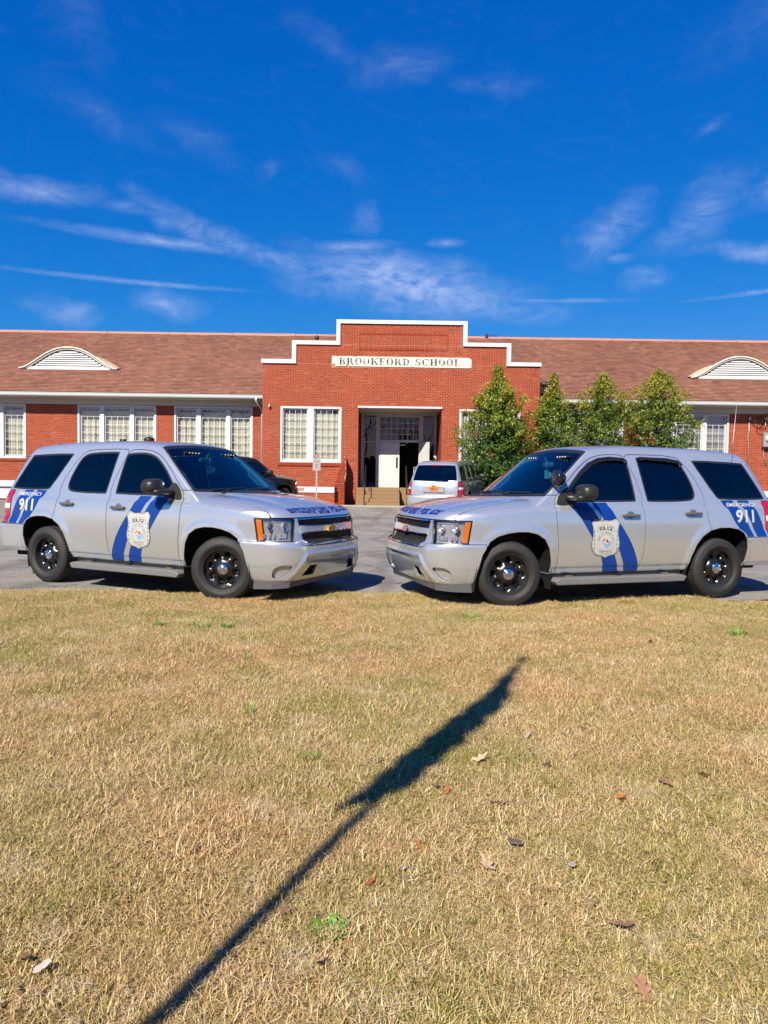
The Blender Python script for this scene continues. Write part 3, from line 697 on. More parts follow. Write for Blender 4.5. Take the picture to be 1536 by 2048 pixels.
def build_suv(loc, yaw, label, paint='silver', steer=0, police=True, visors=False, spotlight=False, emblem='gold', plate=False, group=None, near=0):
    P = MT[paint]; root = empty('police_suv' if police else 'parked_suv', loc, yaw, label, 'SUV', group)
    R = rim
    def part(name, key, fn, mat, parent=root): return cpart(name, key, fn, mat, parent)
    part('body_shell', 'shell', lambda: both(R(CL(cuts['shell']))), P)
    part('hood', 'hood', lambda: both(R(CL(cuts['hood']))), P)
    fb = part('front_bumper', 'fb', lambda: both(R(CL(cuts['front_bumper']), .03)), P)
    part('rear_bumper', 'rb', lambda: both(R(CL(cuts['rear_bumper']))), P)
    tg = part('tailgate', 'tg', lambda: both(R(CL(cuts['tailgate']))), P)
    part('grille_surround', 'gs', lambda: both(R(CL(cuts['surround']), .03)), P)
    # black structure behind the gaps
    part('inner_structure', 'inner', lambda: both(offset(INNER, -.014)), MT['dark'])
    for s in (1, -1):
        mir = (lambda m: m) if s > 0 else mirror
        k = 'L' if s > 0 else 'R'
        part('fender', 'fender' + k, lambda: mir(R(CL(cuts['fender']))), P)
        d1 = part('front_door', 'door1' + k, lambda: mir(R(CL(cuts['door1']))), P)
        d2 = part('rear_door', 'door2' + k, lambda: mir(R(CL(cuts['door2']))), P)
        for i, (own, nm) in enumerate(((d1, 'front'), (d2, 'rear'), (root, 'quarter'))):
            g_ = part('window' if own is not root else 'quarter_window', 'win%d' % i + k, lambda: mir(offset(CL(f_win[i] + .016), -.008 if i < 2 else -.003)), MT['sideglass'], own)
            part('window_seal', 'seal%d' % i + k, lambda: mir(R(offset(CL(np.maximum(f_win[i] + .002, -f_win[i] - .018)), -.002), .012)), MT['trim'], own)
        # handles
        for own, hx, hz in ((d1, -.12, 1.062), (d2, -1.045, 1.085)):
            def handle(hx=hx, hz=hz):
                b = MB(); y = float(solve_y(np.array([hx]), np.array([hz]))[0])
                for g in (blob(None, (hx, y + .030, hz), (.122, .016, .019), 4), blob(None, (hx + .09, y + .01, hz), (.025, .026, .016), 3), blob(None, (hx - .09, y + .01, hz), (.025, .026, .016), 3)): b.add(g.v, g.f, 0, True)
                if s < 0: b.v = [(x, -y_, z) for x, y_, z in b.v]; b.f = [q[::-1] for q in b.f]
                me = bpy.data.meshes.new('handle'); me.from_pydata(b.v, [], b.f); me.polygons.foreach_set('use_smooth', [True]*len(b.f)); me.materials.append(MT['plastic_grey']); return me
            def cup(hx=hx, hz=hz):
                y = float(solve_y(np.array([hx]), np.array([hz]))[0])
                m = blob(None, (hx, y - .012, hz), (.062, .020, .052), 2.4)
                if s < 0: m.v = [(x, -y_, z) for x, y_, z in m.v]; m.f = [q[::-1] for q in m.f]
                me = bpy.data.meshes.new('handle_cup'); me.from_pydata(m.v, [], m.f); me.polygons.foreach_set('use_smooth', [True]*len(m.f)); me.materials.append(MT['plastic_grey']); return me
            h_ = part('handle', 'handle%.1f' % hx + k, handle, MT['plastic_grey'], own)
            part('handle_cup', 'cup%.1f' % hx + k, cup, P if False else MT['plastic_grey'], own)
        # lamps
        part('headlight', 'lamp' + k, lambda: mir(R(CL(f_lamp + .005), .02)), MT['lampglass']).data
        hl = [o for o in root.children if o.name.startswith('headlight')][-1]
        part('lamp_housing', 'lhouse' + k, lambda: mir(offset(CL(f_lamp + .004), -.055)), MT['housing'], hl)
        part('amber_lens', 'amber' + k, lambda: mir(R(offset(CL(np.maximum(f_amber + .012, f_lamp + .015)), -.006), .02)), MT['amber'], hl)
        part('lamp_seal', 'lseal' + k, lambda: mir(offset(CL(np.maximum(f_lamp + .001, -f_lamp - .008)), -.003)), MT['trim'], hl)
        def bowls():
            b = MB()
            for (yy, zz, r, dz) in ((.755, .905, .058, 0), (.865, .915, .058, 0)):
                xx = xfast(yy, zz)
                b.lathe([(-.004, r), (-.010, r*.94), (-.035, r*.70), (-.05, r*.3), (-.05, 0)], 24, 'x', (xx - .012, s*yy, zz))
                b.lathe([(-.02, .0), (-.022, .010), (-.04, .012)], 10, 'x', (xx, s*yy, zz))
            for (y0, y1) in ((.715, .80), (.815, .90)):
                for j in range(3):
                    a = y0 + (y1-y0)*j/3; xx = xfast(a + .02, .79)
                    b.box(xx - .07, xx - .048, s*a, s*(a + (y1-y0)/3 - .0015), .770, .820)
            me = bpy.data.meshes.new('reflector'); me.from_pydata(b.v, [], b.f); me.polygons.foreach_set('use_smooth', b.sm); me.materials.append(MT['bright_bar']); return me
        part('reflector', 'bowls' + k, bowls, MT['bright_bar'], hl)
        part('tail_light', 'tail' + k, lambda: mir(R(offset(CL(f_tail + .004), .006), .03)), MT['taillight'])
        tl = [o for o in root.children if o.name.startswith('tail_light')][-1]
        part('reverse_lamp', 'revl' + k, lambda: mir(R(offset(CL(np.maximum(f_tail + .012, np.abs(bz - 1.02) - .035)), .009), .01)), MT['lens_clear'], tl)
        # wheels
        for ax, st in ((1.473, steer), (-1.473, 0)):
            we = bpy.data.objects.new('wheel', None); COL.objects.link(we); we.parent = root
            we.location = (ax, s*.855, .383); we.rotation_euler = (0, rad(rnd.uniform(0, 90)), (st if s < 0 else st + math.pi))
            we.rotation_mode = 'XYZ'
            for nm in ('tyre', 'rim', 'brake', 'hub_cap'):
                o = bpy.data.objects.new(nm, WH[nm]); COL.objects.link(o); o.parent = we
        # mirror
        def mir_mesh():
            b = MB(); g = blob(None, (.60, 1.13, 1.335), (.115, .145, .082), 2.7)
            v = [(x + (.05*(y-1.1)), y, z + (.02*math.cos((y-1.13)*8) if z > 1.35 else 0)) for x, y, z in g.v]; b.add(v, g.f, 0, True)
            g = blob(None, (.665, 1.05, 1.277), (.10, .17, .040), 3.5); b.add(g.v, g.f, 0, True)
            if s < 0: b.v = [(x, -y, z) for x, y, z in b.v]; b.f = [q[::-1] for q in b.f]
            me = bpy.data.meshes.new('mirror'); me.from_pydata(b.v, [], b.f); me.polygons.foreach_set('use_smooth', [True]*len(b.f)); me.materials.append(MT['mirror_plastic']); return me
        part('side_mirror', 'mirror' + k, mir_mesh, MT['mirror_plastic'])
        part('mirror_base', 'mbase' + k, lambda: mir(R(offset(CL(dec(chaikin([(.60, 1.20), (.845, 1.175), (.875, 1.21), (.835, 1.30), (.72, 1.40), (.66, 1.36), (.60, 1.25)], 1))), .006), .012)), MT['mirror_plastic'])
        # running board
        def board():
            b = MB(); y0, y1 = s*.90, s*1.085
            b.prism([(-.90, .315), (-.84, .335), (.90, .335), (.96, .30), (.93, .255), (-.86, .255)], min(y0, y1), max(y0, y1))
            me = bpy.data.meshes.new('running_board'); me.from_pydata(b.v, [], b.f); me.materials.append(MT['board']); return me
        o = part('running_board', 'board' + k, board, MT['board'])
        md = o.modifiers.new('bevel', 'BEVEL'); md.width = .012; md.segments = 2
        def brk():
            b = MB()
            for x in (-.62, .02, .74): b.box(x - .04, x + .04, min(s*.80, s*.97), max(s*.80, s*.97), .335, .362)
            b.box(-.92, .92, min(s*.70, s*.93), max(s*.70, s*.93), .30, .40)
            me = bpy.data.meshes.new('board_bracket'); me.from_pydata(b.v, [], b.f); me.materials.append(MT['trim']); return me
        part('rocker', 'brk' + k, brk, MT['trim'])
        for x_ in (-.62, .74):
            def stud(x_=x_):
                b = MB(); b.box(x_ - .05, x_ + .05, min(s*.955, s*1.01), max(s*.955, s*1.01), .336, .362)
                me = bpy.data.meshes.new('bracket'); me.from_pydata(b.v, [], b.f); me.materials.append(MT['chrome']); return me
            part('bracket', 'stud%.1f' % x_ + k, stud, MT['chrome'])
        # wheel wells
        for wi, poly in enumerate((ARCH_F, ARCH_R)):
            def well(poly=poly):
                b = MB(); c = np.mean(poly, 0); pts = [(p[0] + (.02 if p[0] > c[0] else -.02), p[1] + (.02 if p[1] > .4 else 0)) for p in poly]
                n = len(pts); v = [(p[0], s*.985, p[1]) for p in pts] + [(p[0], s*.55, p[1]) for p in pts]
                b.add(v, [(i, i+1, i+1+n, i+n) for i in range(n-1)] + [tuple(range(n, 2*n))], 0, False)
                me = bpy.data.meshes.new('wheel_well'); me.from_pydata(b.v, [], b.f); me.materials.append(MT['trim']); return me
            part('wheel_well', 'well%d' % wi + k, well, MT['trim'])
        if visors:
            def vis():
                b = MB()
                for pts in ([(-.20, 1.735), (-.14, 1.768), (.05, 1.778), (.22, 1.757), (.37, 1.695), (.51, 1.585), (.64, 1.455), (.74, 1.345)], [(-.345, 1.77), (-.40, 1.785), (-.80, 1.778), (-.97, 1.752), (-1.02, 1.70)]):
                    x = np.array([p[0] for p in pts]); z = np.array([p[1] for p in pts]); y = solve_y(x, z, .8)
                    c = np.array([(.1 if len(pts) > 6 else -.7), 1.5]); v = []
                    for i in range(len(pts)):
                        d = c - np.array([x[i], z[i]]); d /= np.linalg.norm(d)
                        x2, z2 = x[i] + d[0]*.055, z[i] + d[1]*.055; y2 = float(solve_y(np.array([x2]), np.array([z2]), .8)[0])
                        v += [(x[i], s*(y[i] + .004), z[i]), (x[i], s*(y[i] + .026), z[i] - .003), (x2, s*(y2 + .034), z2), (x2, s*(y2 + .020), z2)]
                    n = len(pts); f = []
                    for i in range(n-1):
                        for q in range(4): f.append((4*i+q, 4*i+(q+1) % 4, 4*i+4+(q+1) % 4, 4*i+4+q))
                    f += [(0, 1, 2, 3), (4*n-1, 4*n-2, 4*n-3, 4*n-4)]; b.add(v, f, 0, True)
                me = bpy.data.meshes.new('rain_guard'); me.from_pydata(b.v, [], b.f); me.polygons.foreach_set('use_smooth', [True]*len(b.f)); me.materials.append(MT['steel_black']); return me
            part('rain_guard', 'visor' + k, vis, MT['steel_black'])
        if police:
            def stripes(polys, fn):
                # absolute (x, z) outlines; on the right side u = +x, on the left u = -x
                o_ = []
                for q in polys:
                    q2 = [(x*(1 if s < 0 else -1), z) for x, z in q]; o_.append(fn(q2))
                return side_decal(jt(*o_), s, 0, 0, 0)
            def lift(m, d): return m[0] + m[2]*d, m[1], m[2]
            part('blue_stripe', 'st1' + k, lambda: lift(stripes([STR_F, STR_R], poly_tris), .0036), MT['blue'], d1)
            part('stripe_edge', 'st1e' + k, lambda: lift(stripes([STR_F[8:], STR_R[5:]], lambda q: ribbon(q, .006)), .0046), MT['outline'], d1)
            part('blue_stripe', 'st2' + k, lambda: lift(stripes([QF, QR], poly_tris), .0036), MT['blue'])
            def D(vt, d, x0=.235, z0=.56): return side_decal(vt, s, d, x0, z0)
            def grow(poly, g):
                P_ = np.array(poly); c = np.array([0, .23]); return c + (P_ - c)*(1 + g)
            part('shield_edge', 'sh0' + k, lambda: D(poly_tris(grow(SHIELD, .03)), 0.0054), MT['outline'], d1)
            part('police_shield', 'sh1' + k, lambda: D(poly_tris(SHIELD), 0.0064), MT['shield'], d1)
            part('shield_line', 'sh1b' + k, lambda: D((lambda a, b_: (np.concatenate([a, b_]), np.concatenate([np.array([(i, (i+1) % len(a), i + len(a)) for i in range(len(a))]), np.array([((i+1) % len(a), (i+1) % len(a) + len(a), i + len(a)) for i in range(len(a))])])))(grow(SHIELD, -.045), grow(SHIELD, -.065)), 0.0074), MT['ink_grey'], d1)
            banner = [(-.118, .318), (-.105, .375), (-.06, .392), (0, .398), (.06, .392), (.105, .375), (.118, .318), (.10, .312), (.06, .330), (0, .336), (-.06, .330), (-.10, .312)]
            part('banner_frame', 'sh2' + k, lambda: D(poly_tris(np.array(banner)*[1.06, 1] + [0, 0]), 0.0072), MT['ink_grey'], d1)
            part('banner', 'sh3' + k, lambda: D(poly_tris((np.array(banner) - [0, .356])*[.99, .84] + [0, .356]), 0.0082), MT['letter'], d1)
            part('police_lettering', 'sh4' + k, lambda: D(arc_text('POLICE', (.20, .20), 0, .160, .058, math.pi/2, .98, .0016), 0.0094), MT['ink'], d1)
            part('seal_ring', 'sh5' + k, lambda: D(jt(ring_tris(0, .175, .125, .145, .004), ring_tris(0, .175, .092, .108, .003)), 0.0074), MT['ink_grey'], d1)
            part('seal_lettering', 'sh6' + k, lambda: D(jt(arc_text('TOWN OF BROOKFORD', (.106, .124), 0, .175, .022, math.pi/2, 2.9), arc_text('NORTH CAROLINA', (.108, .126), 0, .175, .019, -math.pi/2, 1.7, 0, False)), 0.0076), MT['ink'], d1)
            part('seal_lake', 'sh7' + k, lambda: D(poly_tris([(-.04, .18), (.03, .165), (.055, .19), (.085, .19), (.07, .145), (.03, .12), (.0, .105), (-.02, .14)]), 0.0076), MT['blue_print'], d1)
            part('seal_flag', 'sh8' + k, lambda: D(jt(poly_tris([(.0, .19), (.012, .225), (.035, .205), (.045, .17), (.03, .18)]), poly_tris([(-.06, .185), (-.05, .205), (-.02, .215), (-.018, .205), (-.05, .192)])), 0.0080), MT['red_print'], d1)
            part('seal_flag', 'sh9' + k, lambda: D(jt(poly_tris([(-.03, .205), (-.026, .228), (-.008, .232), (-.01, .208)]), poly_tris([(-.06, .085), (.055, .089), (.055, .083), (-.06, .079)]), poly_tris([(-.05, .073), (.04, .077), (.04, .071), (-.05, .067)])), 0.0080), MT['ink_grey'], d1)
            part('side_ornament', 'sh10' + k, lambda: D(jt(*[poly_tris([(q*.150, .33 - j*.05), (q*.168, .32 - j*.05), (q*.163, .295 - j*.05), (q*.148, .30 - j*.05)]) for j in range(6) for q in (-1, 1)]), 0.0076), MT['ink_grey'], d1)
            c0 = -1.86
            part('emergency_lettering', 'em' + k, lambda: side_decal(fit(text_tris('EMERGENCY', 1, .012), -.25, .25, 0, .050), s, .0058, c0, 1.168), MT['letter'])
            part('number_lettering', 'n911' + k, lambda: side_decal(fit(text_tris('911', 1, .03), -.155, .155, 0, .165), s, .0058, c0 - .01, .965), MT['letter'])
    # windscreen and what is behind it
    part('windscreen', 'ws', lambda: both(CL(f_ws + .004)), MT['windscreen'])
    ws = [o for o in root.children if o.name.startswith('windscreen')][-1]
    part('windscreen_border', 'wsb', lambda: both(offset(CL(np.maximum(f_ws + .001, -f_ws - .030)), .0015)), MT['trim'], ws)
    part('rear_window', 'rw', lambda: both(offset(CL(f_rglass + .003), -.004)), MT['sideglass'], tg)
    def wipers():
        b = MB()
        for (ya, yb) in ((.62, -.02), (-.02, -.62)):
            pts = []
            for t in np.linspace(0, 1, 7):
                y = ya + (yb - ya)*t; z = 1.315 - .02*t; x = float(solve_x(np.array([abs(y)]), np.array([z]), 1.15)[0])
                pts.append((x + .018, y, z + .012))
            b.tube(pts, .010, 6)
            b.tube([(1.20, ya - .55, 1.270), (1.17, ya - .40, 1.305), (pts[3][0] + .012, pts[3][1], pts[3][2] + .012)], [.014, .011, .008], 6)
        return b
    def wip_me():
        b = wipers(); me = bpy.data.meshes.new('wiper'); me.from_pydata(b.v, [], b.f); me.materials.append(MT['trim']); return me
    part('wiper', 'wip', wip_me, MT['trim'])
    def grm(rng, name):
        def fn():
            V = []; T = []; b = MB(); z0, z1, ym = rng
            pitch_ = .024
            for sgn in (1, -1):
                yy = -ym - .12
                while yy < ym + .12:
                    p0, p1 = (yy, z0), (yy + sgn*(z1 - z0)*.9, z1)
                    n_ = 4; pts = []
                    for t in np.linspace(0, 1, n_):
                        y = p0[0] + (p1[0]-p0[0])*t; z = z0 + (z1-z0)*t
                        if abs(y) > ym: pts = pts if len(pts) > 1 else []; continue
                        x = xfast(y, z); pts.append((x - .028, y, z))
                    if len(pts) > 1: b.tube(pts, .0032, 3, cap=False)
                    yy += pitch_
            me = bpy.data.meshes.new(name); me.from_pydata(b.v, [], b.f); me.materials.append(MT['trim']); return me
        return fn
    for key, rng, ff in (('gmu', (.905, .988, .585), f_gu), ('gml', (.698, .828, .55), f_gl)):
        o = part('grille_mesh', key, grm(rng, 'grille_mesh'), MT['trim']); o['kind'] = 'stuff'
        part('grille_back', key + 'b', lambda: both(offset(CL(ff - .01), -.045)), MT['dark'])
    part('grille_bar', 'bar', lambda: both(R(offset(CL(f_bar + .004), .012), .03)), MT['bright_bar'])
    part('grille_trim', 'gtrim', lambda: both(R(offset(CL(np.minimum(np.abs(f_gu - .003) - .007, np.abs(f_gl - .003) - .007)), .006), .012)), MT['chrome'])
    def bow():
        P_ = [(-.085, .0), (-.07, .045), (-.035, .045), (-.03, .058), (.045, .058), (.04, .045), (.09, .045), (.075, .0), (.035, .0), (.03, -.014), (-.045, -.014), (-.04, .0)]
        b = MB(); b.prism([(p[0], p[1] + .838) for p in P_], 2.408, 2.432, 'x')
        me = bpy.data.meshes.new('emblem'); me.from_pydata(b.v, [], b.f); me.materials.append(MT['gold']); return me
    o = part('emblem', 'bow', bow, MT['gold'] if emblem == 'gold' else MT['chrome'])
    def dam():
        b = MB(); v = []; ys = np.linspace(-.93, .93, 31)
        for y in ys:
            x = float(solve_x(np.array([min(abs(y), .9)]), np.array([.33]), 2.3)[0]) - .03
            if abs(y) > .9: x -= .12
            lo = .185 + .05*abs(math.cos(y/.93*math.pi/2))
            v += [(x, y, .31), (x - .02, y, lo), (x - .04, y, lo), (x - .03, y, .31)]
        f = [(4*i+q, 4*i+(q+1) % 4, 4*i+4+(q+1) % 4, 4*i+4+q) for i in range(30) for q in range(4)]
        b.add(v, f + [(0, 1, 2, 3), (123, 122, 121, 120)], 0, False)
        me = bpy.data.meshes.new('air_dam'); me.from_pydata(b.v, [], b.f); me.materials.append(MT['plastic_grey']); return me
    part('air_dam', 'dam', dam, MT['plastic_grey'])
    part('tow_recess', 'hook', lambda: both(offset(CL(f_hook - .02), -.05)), MT['dark'], fb)
    for s in (1, -1): part('fog_recess', 'fog%d' % s, lambda: (offset(CL(f_fog - .02), -.045) if s > 0 else mirror(offset(CL(f_fog - .02), -.045))), P, fb)
    def under():
        b = MB(); b.box(-2.45, 2.25, -.55, .55, .32, .36); b.box(-.95, .95, -.90, .90, .34, .42); b.tube([(-1.473, -.8, .36), (-1.473, .8, .36)], .05); b.box(1.3, 1.65, -.6, .6, .28, .34)
        b.tube([(-1.9, -.45, .33), (-2.5, -.62, .33)], .035)
        me = bpy.data.meshes.new('underbody'); me.from_pydata(b.v, [], b.f); me.materials.append(MT['dark']); return me
    part('underbody', 'under', under, MT['dark'])
    def inter():
        b = MB()
        for sx in (-.42, .42):
            for x0 in (-.35, -1.25):
                g = blob(None, (x0, sx, 1.22), (.09, .25, .36), 4); b.add(g.v, g.f, 0, True)
                g = blob(None, (x0 + .25, sx, .88), (.28, .26, .10), 4); b.add(g.v, g.f, 0, True)
                g = blob(None, (x0 - .02, sx, 1.56), (.05, .14, .09), 3); b.add(g.v, g.f, 0, True)
        g = blob(None, (.80, 0, 1.10), (.36, .84, .16), 5); b.add(g.v, g.f, 0, True)
        me = bpy.data.meshes.new('seats'); me.from_pydata(b.v, [], b.f); me.polygons.foreach_set('use_smooth', [True]*len(b.f)); me.materials.append(MT['seat']); return me
    part('interior', 'inter', inter, MT['seat'])
    def swheel():
        b = MB(); pts = [(.42 - .10*math.sin(a), .42 + .19*math.cos(a), 1.20 + .165*math.sin(a)) for a in np.linspace(0, 2*math.pi, 25)]; b.tube(pts, .016, 8)
        b.tube([(.42, .24, 1.2), (.42, .6, 1.2)], .018); b.tube([(.42, .42, 1.2), (.7, .42, 1.08)], .03)
        me = bpy.data.meshes.new('steering_wheel'); me.from_pydata(b.v, [], b.f); me.materials.append(MT['trim']); return me
    part('steering_wheel', 'swheel', swheel, MT['trim'])
    def pil():
        b = MB()
        for s in (1, -1):
            b.tube([(.98, s*.80, 1.24), (.72, s*.765, 1.47), (.46, s*.70, 1.70), (.30, s*.64, 1.78)], [.045, .038, .03, .03], 6)
            b.tube([(.86, s*.765, 1.34), (.80, s*.70, 1.36), (.66, s*.66, 1.50), (.62, s*.725, 1.57)], .013, 6)
        b.box(-1.8, .30, -.66, .66, 1.835, 1.85)
        b.tube([(.50, 0, 1.77), (.46, 0, 1.70)], .012, 6); g = blob(None, (.45, 0, 1.68), (.02, .13, .035), 3); b.add(g.v, g.f, 0, True)
        me = bpy.data.meshes.new('pillar_trim'); me.from_pydata(b.v, [], b.f); me.materials.append(MT['interior']); return me
    part('pillar_trim', 'pil', pil, MT['interior'])
    if police:
        # hood lettering reads from in front: u to +y
        def ht():
            V, T = fit(block_text('BROOKFORD POLICE'), 0, 1, 0, 1)
            # v = 0 nearest the nose
            xn = 2.405 - .10*((V[:, 0] - .5)*1.36/.68)**2 ; 
            y = (V[:, 0] - .5)*1.32; x = 2.345 - .075*(y/.66)**2 - V[:, 1]*.092
            return hood_decal((np.stack([y, x], 1), T), .0036)
        part('hood_lettering', 'htext', ht, MT['hoodblue'])
        def lb():
            b = MB()
            for y0 in (.42, -.30):
                b.box(.47, .51, y0 - .15, y0 + .15, 1.765, 1.782)
            me = bpy.data.meshes.new('light_bar'); me.from_pydata(b.v, [], b.f); me.materials.append(MT['trim']); return me
        l_ = part('light_bar', 'lbar', lb, MT['trim'])
        def led():
            b = MB()
            for y0 in (.42, -.30):
                for j in range(4): g = blob(None, (.515, y0 - .09 + j*.06, 1.768), (.006, .011, .009), 2, 8, 10); b.add(g.v, g.f, 0, True)
            me = bpy.data.meshes.new('led'); me.from_pydata(b.v, [], b.f); me.materials.append(MT['white_lens']); return me
        part('led', 'leds', led, MT['white_lens'], l_)
        def ant():
            b = MB(); g = blob(None, (-.45, -.12, 1.965), (.075, .075, .04), 2, 12, 20); b.add(g.v, g.f, 0, True); b.box(-1.12, -1.04, -.02, .04, 1.94, 1.985)
            me = bpy.data.meshes.new('roof_antenna'); me.from_pydata(b.v, [], b.f); me.polygons.foreach_set('use_smooth', [True]*len(b.f)); me.materials.append(MT['trim']); return me
        part('roof_antenna', 'ant', ant, MT['trim'])
    if spotlight:
        b = MB(); b.lathe([(-.105, 0), (-.10, .03), (-.075, .065), (-.035, .088), (.0, .096), (.03, .096), (.035, .090), (.03, 0)], 32, 'x', (.87, .93, 1.50)); b.build('spotlight', MT['steel_black'], root)
        sp_ = [o for o in root.children if o.name.startswith('spotlight')][-1]
        b = MB(); b.tube([(.86, .90, 1.43), (.80, .87, 1.40), (.72, .85, 1.41)], [.022, .018, .018], 10); b.build('spotlight_arm', MT['chrome'], sp_)
    if plate:
        b = MB(); b.box(-2.625, -2.60, -.36, .36, .89, 1.12); b.build('plate_recess', P, tg, bevel=.012)
        b = MB(); b.box(-2.637, -2.622, -.34, .34, 1.075, 1.125); b.build('gate_handle', MT['lens_clear'], tg, bevel=.01)
        b = MB(); b.box(-2.634, -2.627, -.155, .155, .925, 1.075); b.build('number_plate', MT['amber_plate'], tg)
        vt = fit(text_tris('17001 A', 1, .02), -.12, .12, .96, 1.035); V, T = vt
        link('plate_lettering', arr_mesh('plate_lettering', np.stack([np.full(len(V), -2.6355), -V[:, 0], V[:, 1]], 1), T, smooth=False), MT['ink'], tg)
        b = MB(); b.prism([(-p[0]*.9, p[1]*.8 + 1.085) for p in [(-.085, .0), (-.07, .045), (-.035, .045), (-.03, .058), (.045, .058), (.04, .045), (.09, .045), (.075, .0), (.035, .0), (.03, -.014), (-.045, -.014), (-.04, .0)]], -2.65, -2.63, 'x'); b.build('emblem', MT['gold'], tg)
        b = MB(); b.tube([(-2.60, -.05, 1.235), (-2.60, -.25, 1.24), (-2.585, -.50, 1.25)], .014, 6); b.build('wiper', MT['trim'], tg)
        b = MB(); b.box(-2.235, -2.20, -.16, .16, 1.765, 1.79); b.build('brake_light', MT['taillight'], tg)
    return root
MT['amber_plate'] = M('orange_plate', (.72, .20, .05), .4)
# ------------------------------------------------------------------ materials of the place
def brick_mat(name, lo, mid, hi, rough=.8):
    m, nt, b = mat_base(name)
    at_ = nd(nt, 'ShaderNodeAttribute', attribute_name='tone'); g = nd(nt, 'ShaderNodeNewGeometry')
    n = nd(nt, 'ShaderNodeTexNoise', i_Scale=.55, i_Detail=5.0, i_Roughness=.6); lk(nt, g.outputs['Position'], n.inputs['Vector'])
    n2 = nd(nt, 'ShaderNodeTexNoise', i_Scale=38.0, i_Detail=4.0, i_Roughness=.7); lk(nt, g.outputs['Position'], n2.inputs['Vector'])
    c = ramp(nt, at_.outputs['Fac'], [(0, lo), (.18, mid), (.85, mid), (1, hi)])
    f = mth(nt, 'MULTIPLY_ADD', n.outputs[0], .5, mth(nt, 'MULTIPLY_ADD', n2.outputs[0], .55, .48))
    mx = nd(nt, 'ShaderNodeVectorMath', operation='SCALE'); lk(nt, c, mx.inputs[0]); lk(nt, f, mx.inputs['Scale'])
    # pale lime bloom below copings and sills
    st = mth(nt, 'MULTIPLY', mth(nt, 'SUBTRACT', n.outputs[0], .56, clamp=True), 1.4, clamp=True)
    cc = mixc(nt, st, mx.outputs[0], (.30, .20, .16)); lk(nt, cc, b.inputs['Base Color']); b.inputs['Roughness'].default_value = rough
    b.inputs['Specular IOR Level'].default_value = .3
    bp = nd(nt, 'ShaderNodeBump', i_Strength=.4, i_Distance=.004); lk(nt, n2.outputs[0], bp.inputs['Height']); lk(nt, bp.outputs[0], b.inputs['Normal'])
    return m
BR = brick_mat('red_brick', (.25, .034, .012), (.345, .050, .016), (.43, .085, .028))
MORTAR = M('mortar', (.52, .26, .165), .9, noise=.35, nscale=9)
WHITE = M('white_paint', (.68, .69, .70), .45, noise=.06, nscale=3, bump=.1, bscale=30)
TRIM = M('off_white_trim', (.60, .58, .53), .55, noise=.10, nscale=4)
SOFFIT = M('soffit_boards', (.60, .56, .48), .6, noise=.10, nscale=6)
CREAM = M('cream_copper_trim', (.84, .78, .68), .5, noise=.15, nscale=8)
COPPER = M('rusty_flashing', (.66, .46, .30), .5, noise=.35, nscale=6)
RIDGE = M('ridge_cap', (.50, .22, .14), .6, noise=.25, nscale=3)
CONC = M('concrete', (.42, .38, .31), .85, noise=.2, nscale=5, bump=.3)
STEPS = M('tan_steps', (.29, .175, .082), .85, noise=.30, nscale=30, bump=.3, bscale=80)
IRON = M('black_iron', (.012, .012, .012), .5)
GALV = M('galvanised', (.42, .41, .40), .45, .6, noise=.2)
CURTAIN = M('cream_curtain', (.60, .585, .46), .9, noise=.07, nscale=3)
GREYCURT = M('grey_curtain', (.30, .29, .28), .9, noise=.15)
PANE = glass('window_glass', (.90, .92, .92), 0, 1.6, wav=.010, wscale=1.2)
DARKPANE = glass('dark_window_glass', (.05, .05, .06), 0, .8, wav=.020, wscale=1.5)
DOORP = M('white_door', (.66, .68, .65), .4, noise=.03)
def shingle_mat():
    m, nt, b = mat_base('shingles'); at_ = nd(nt, 'ShaderNodeAttribute', attribute_name='tone'); g = nd(nt, 'ShaderNodeNewGeometry')
    n = nd(nt, 'ShaderNodeTexNoise', i_Scale=.35, i_Detail=6.0, i_Roughness=.65); lk(nt, g.outputs['Position'], n.inputs['Vector'])
    mp = nd(nt, 'ShaderNodeMapping'); mp.inputs['Scale'].default_value = (1.6, .12, .12); lk(nt, g.outputs['Position'], mp.inputs[0])
    n3 = nd(nt, 'ShaderNodeTexNoise', i_Scale=1.0, i_Detail=3.0); lk(nt, mp.outputs[0], n3.inputs['Vector'])
    n2 = nd(nt, 'ShaderNodeTexNoise', i_Scale=120.0, i_Detail=2.0); lk(nt, g.outputs['Position'], n2.inputs['Vector'])
    c = ramp(nt, at_.outputs['Fac'], [(0, (.22, .105, .075)), (.3, (.28, .133, .09)), (.7, (.305, .143, .097)), (1, (.35, .175, .122))])
    f = mth(nt, 'MULTIPLY_ADD', n.outputs[0], .75, mth(nt, 'MULTIPLY_ADD', n2.outputs[0], .3, mth(nt, 'MULTIPLY_ADD', n3.outputs[0], .25, .38)))
    mx = nd(nt, 'ShaderNodeVectorMath', operation='SCALE'); lk(nt, c, mx.inputs[0]); lk(nt, f, mx.inputs['Scale']); lk(nt, mx.outputs[0], b.inputs['Base Color'])
    b.inputs['Roughness'].default_value = .9; b.inputs['Specular IOR Level'].default_value = .25; return m
SHING = shingle_mat()

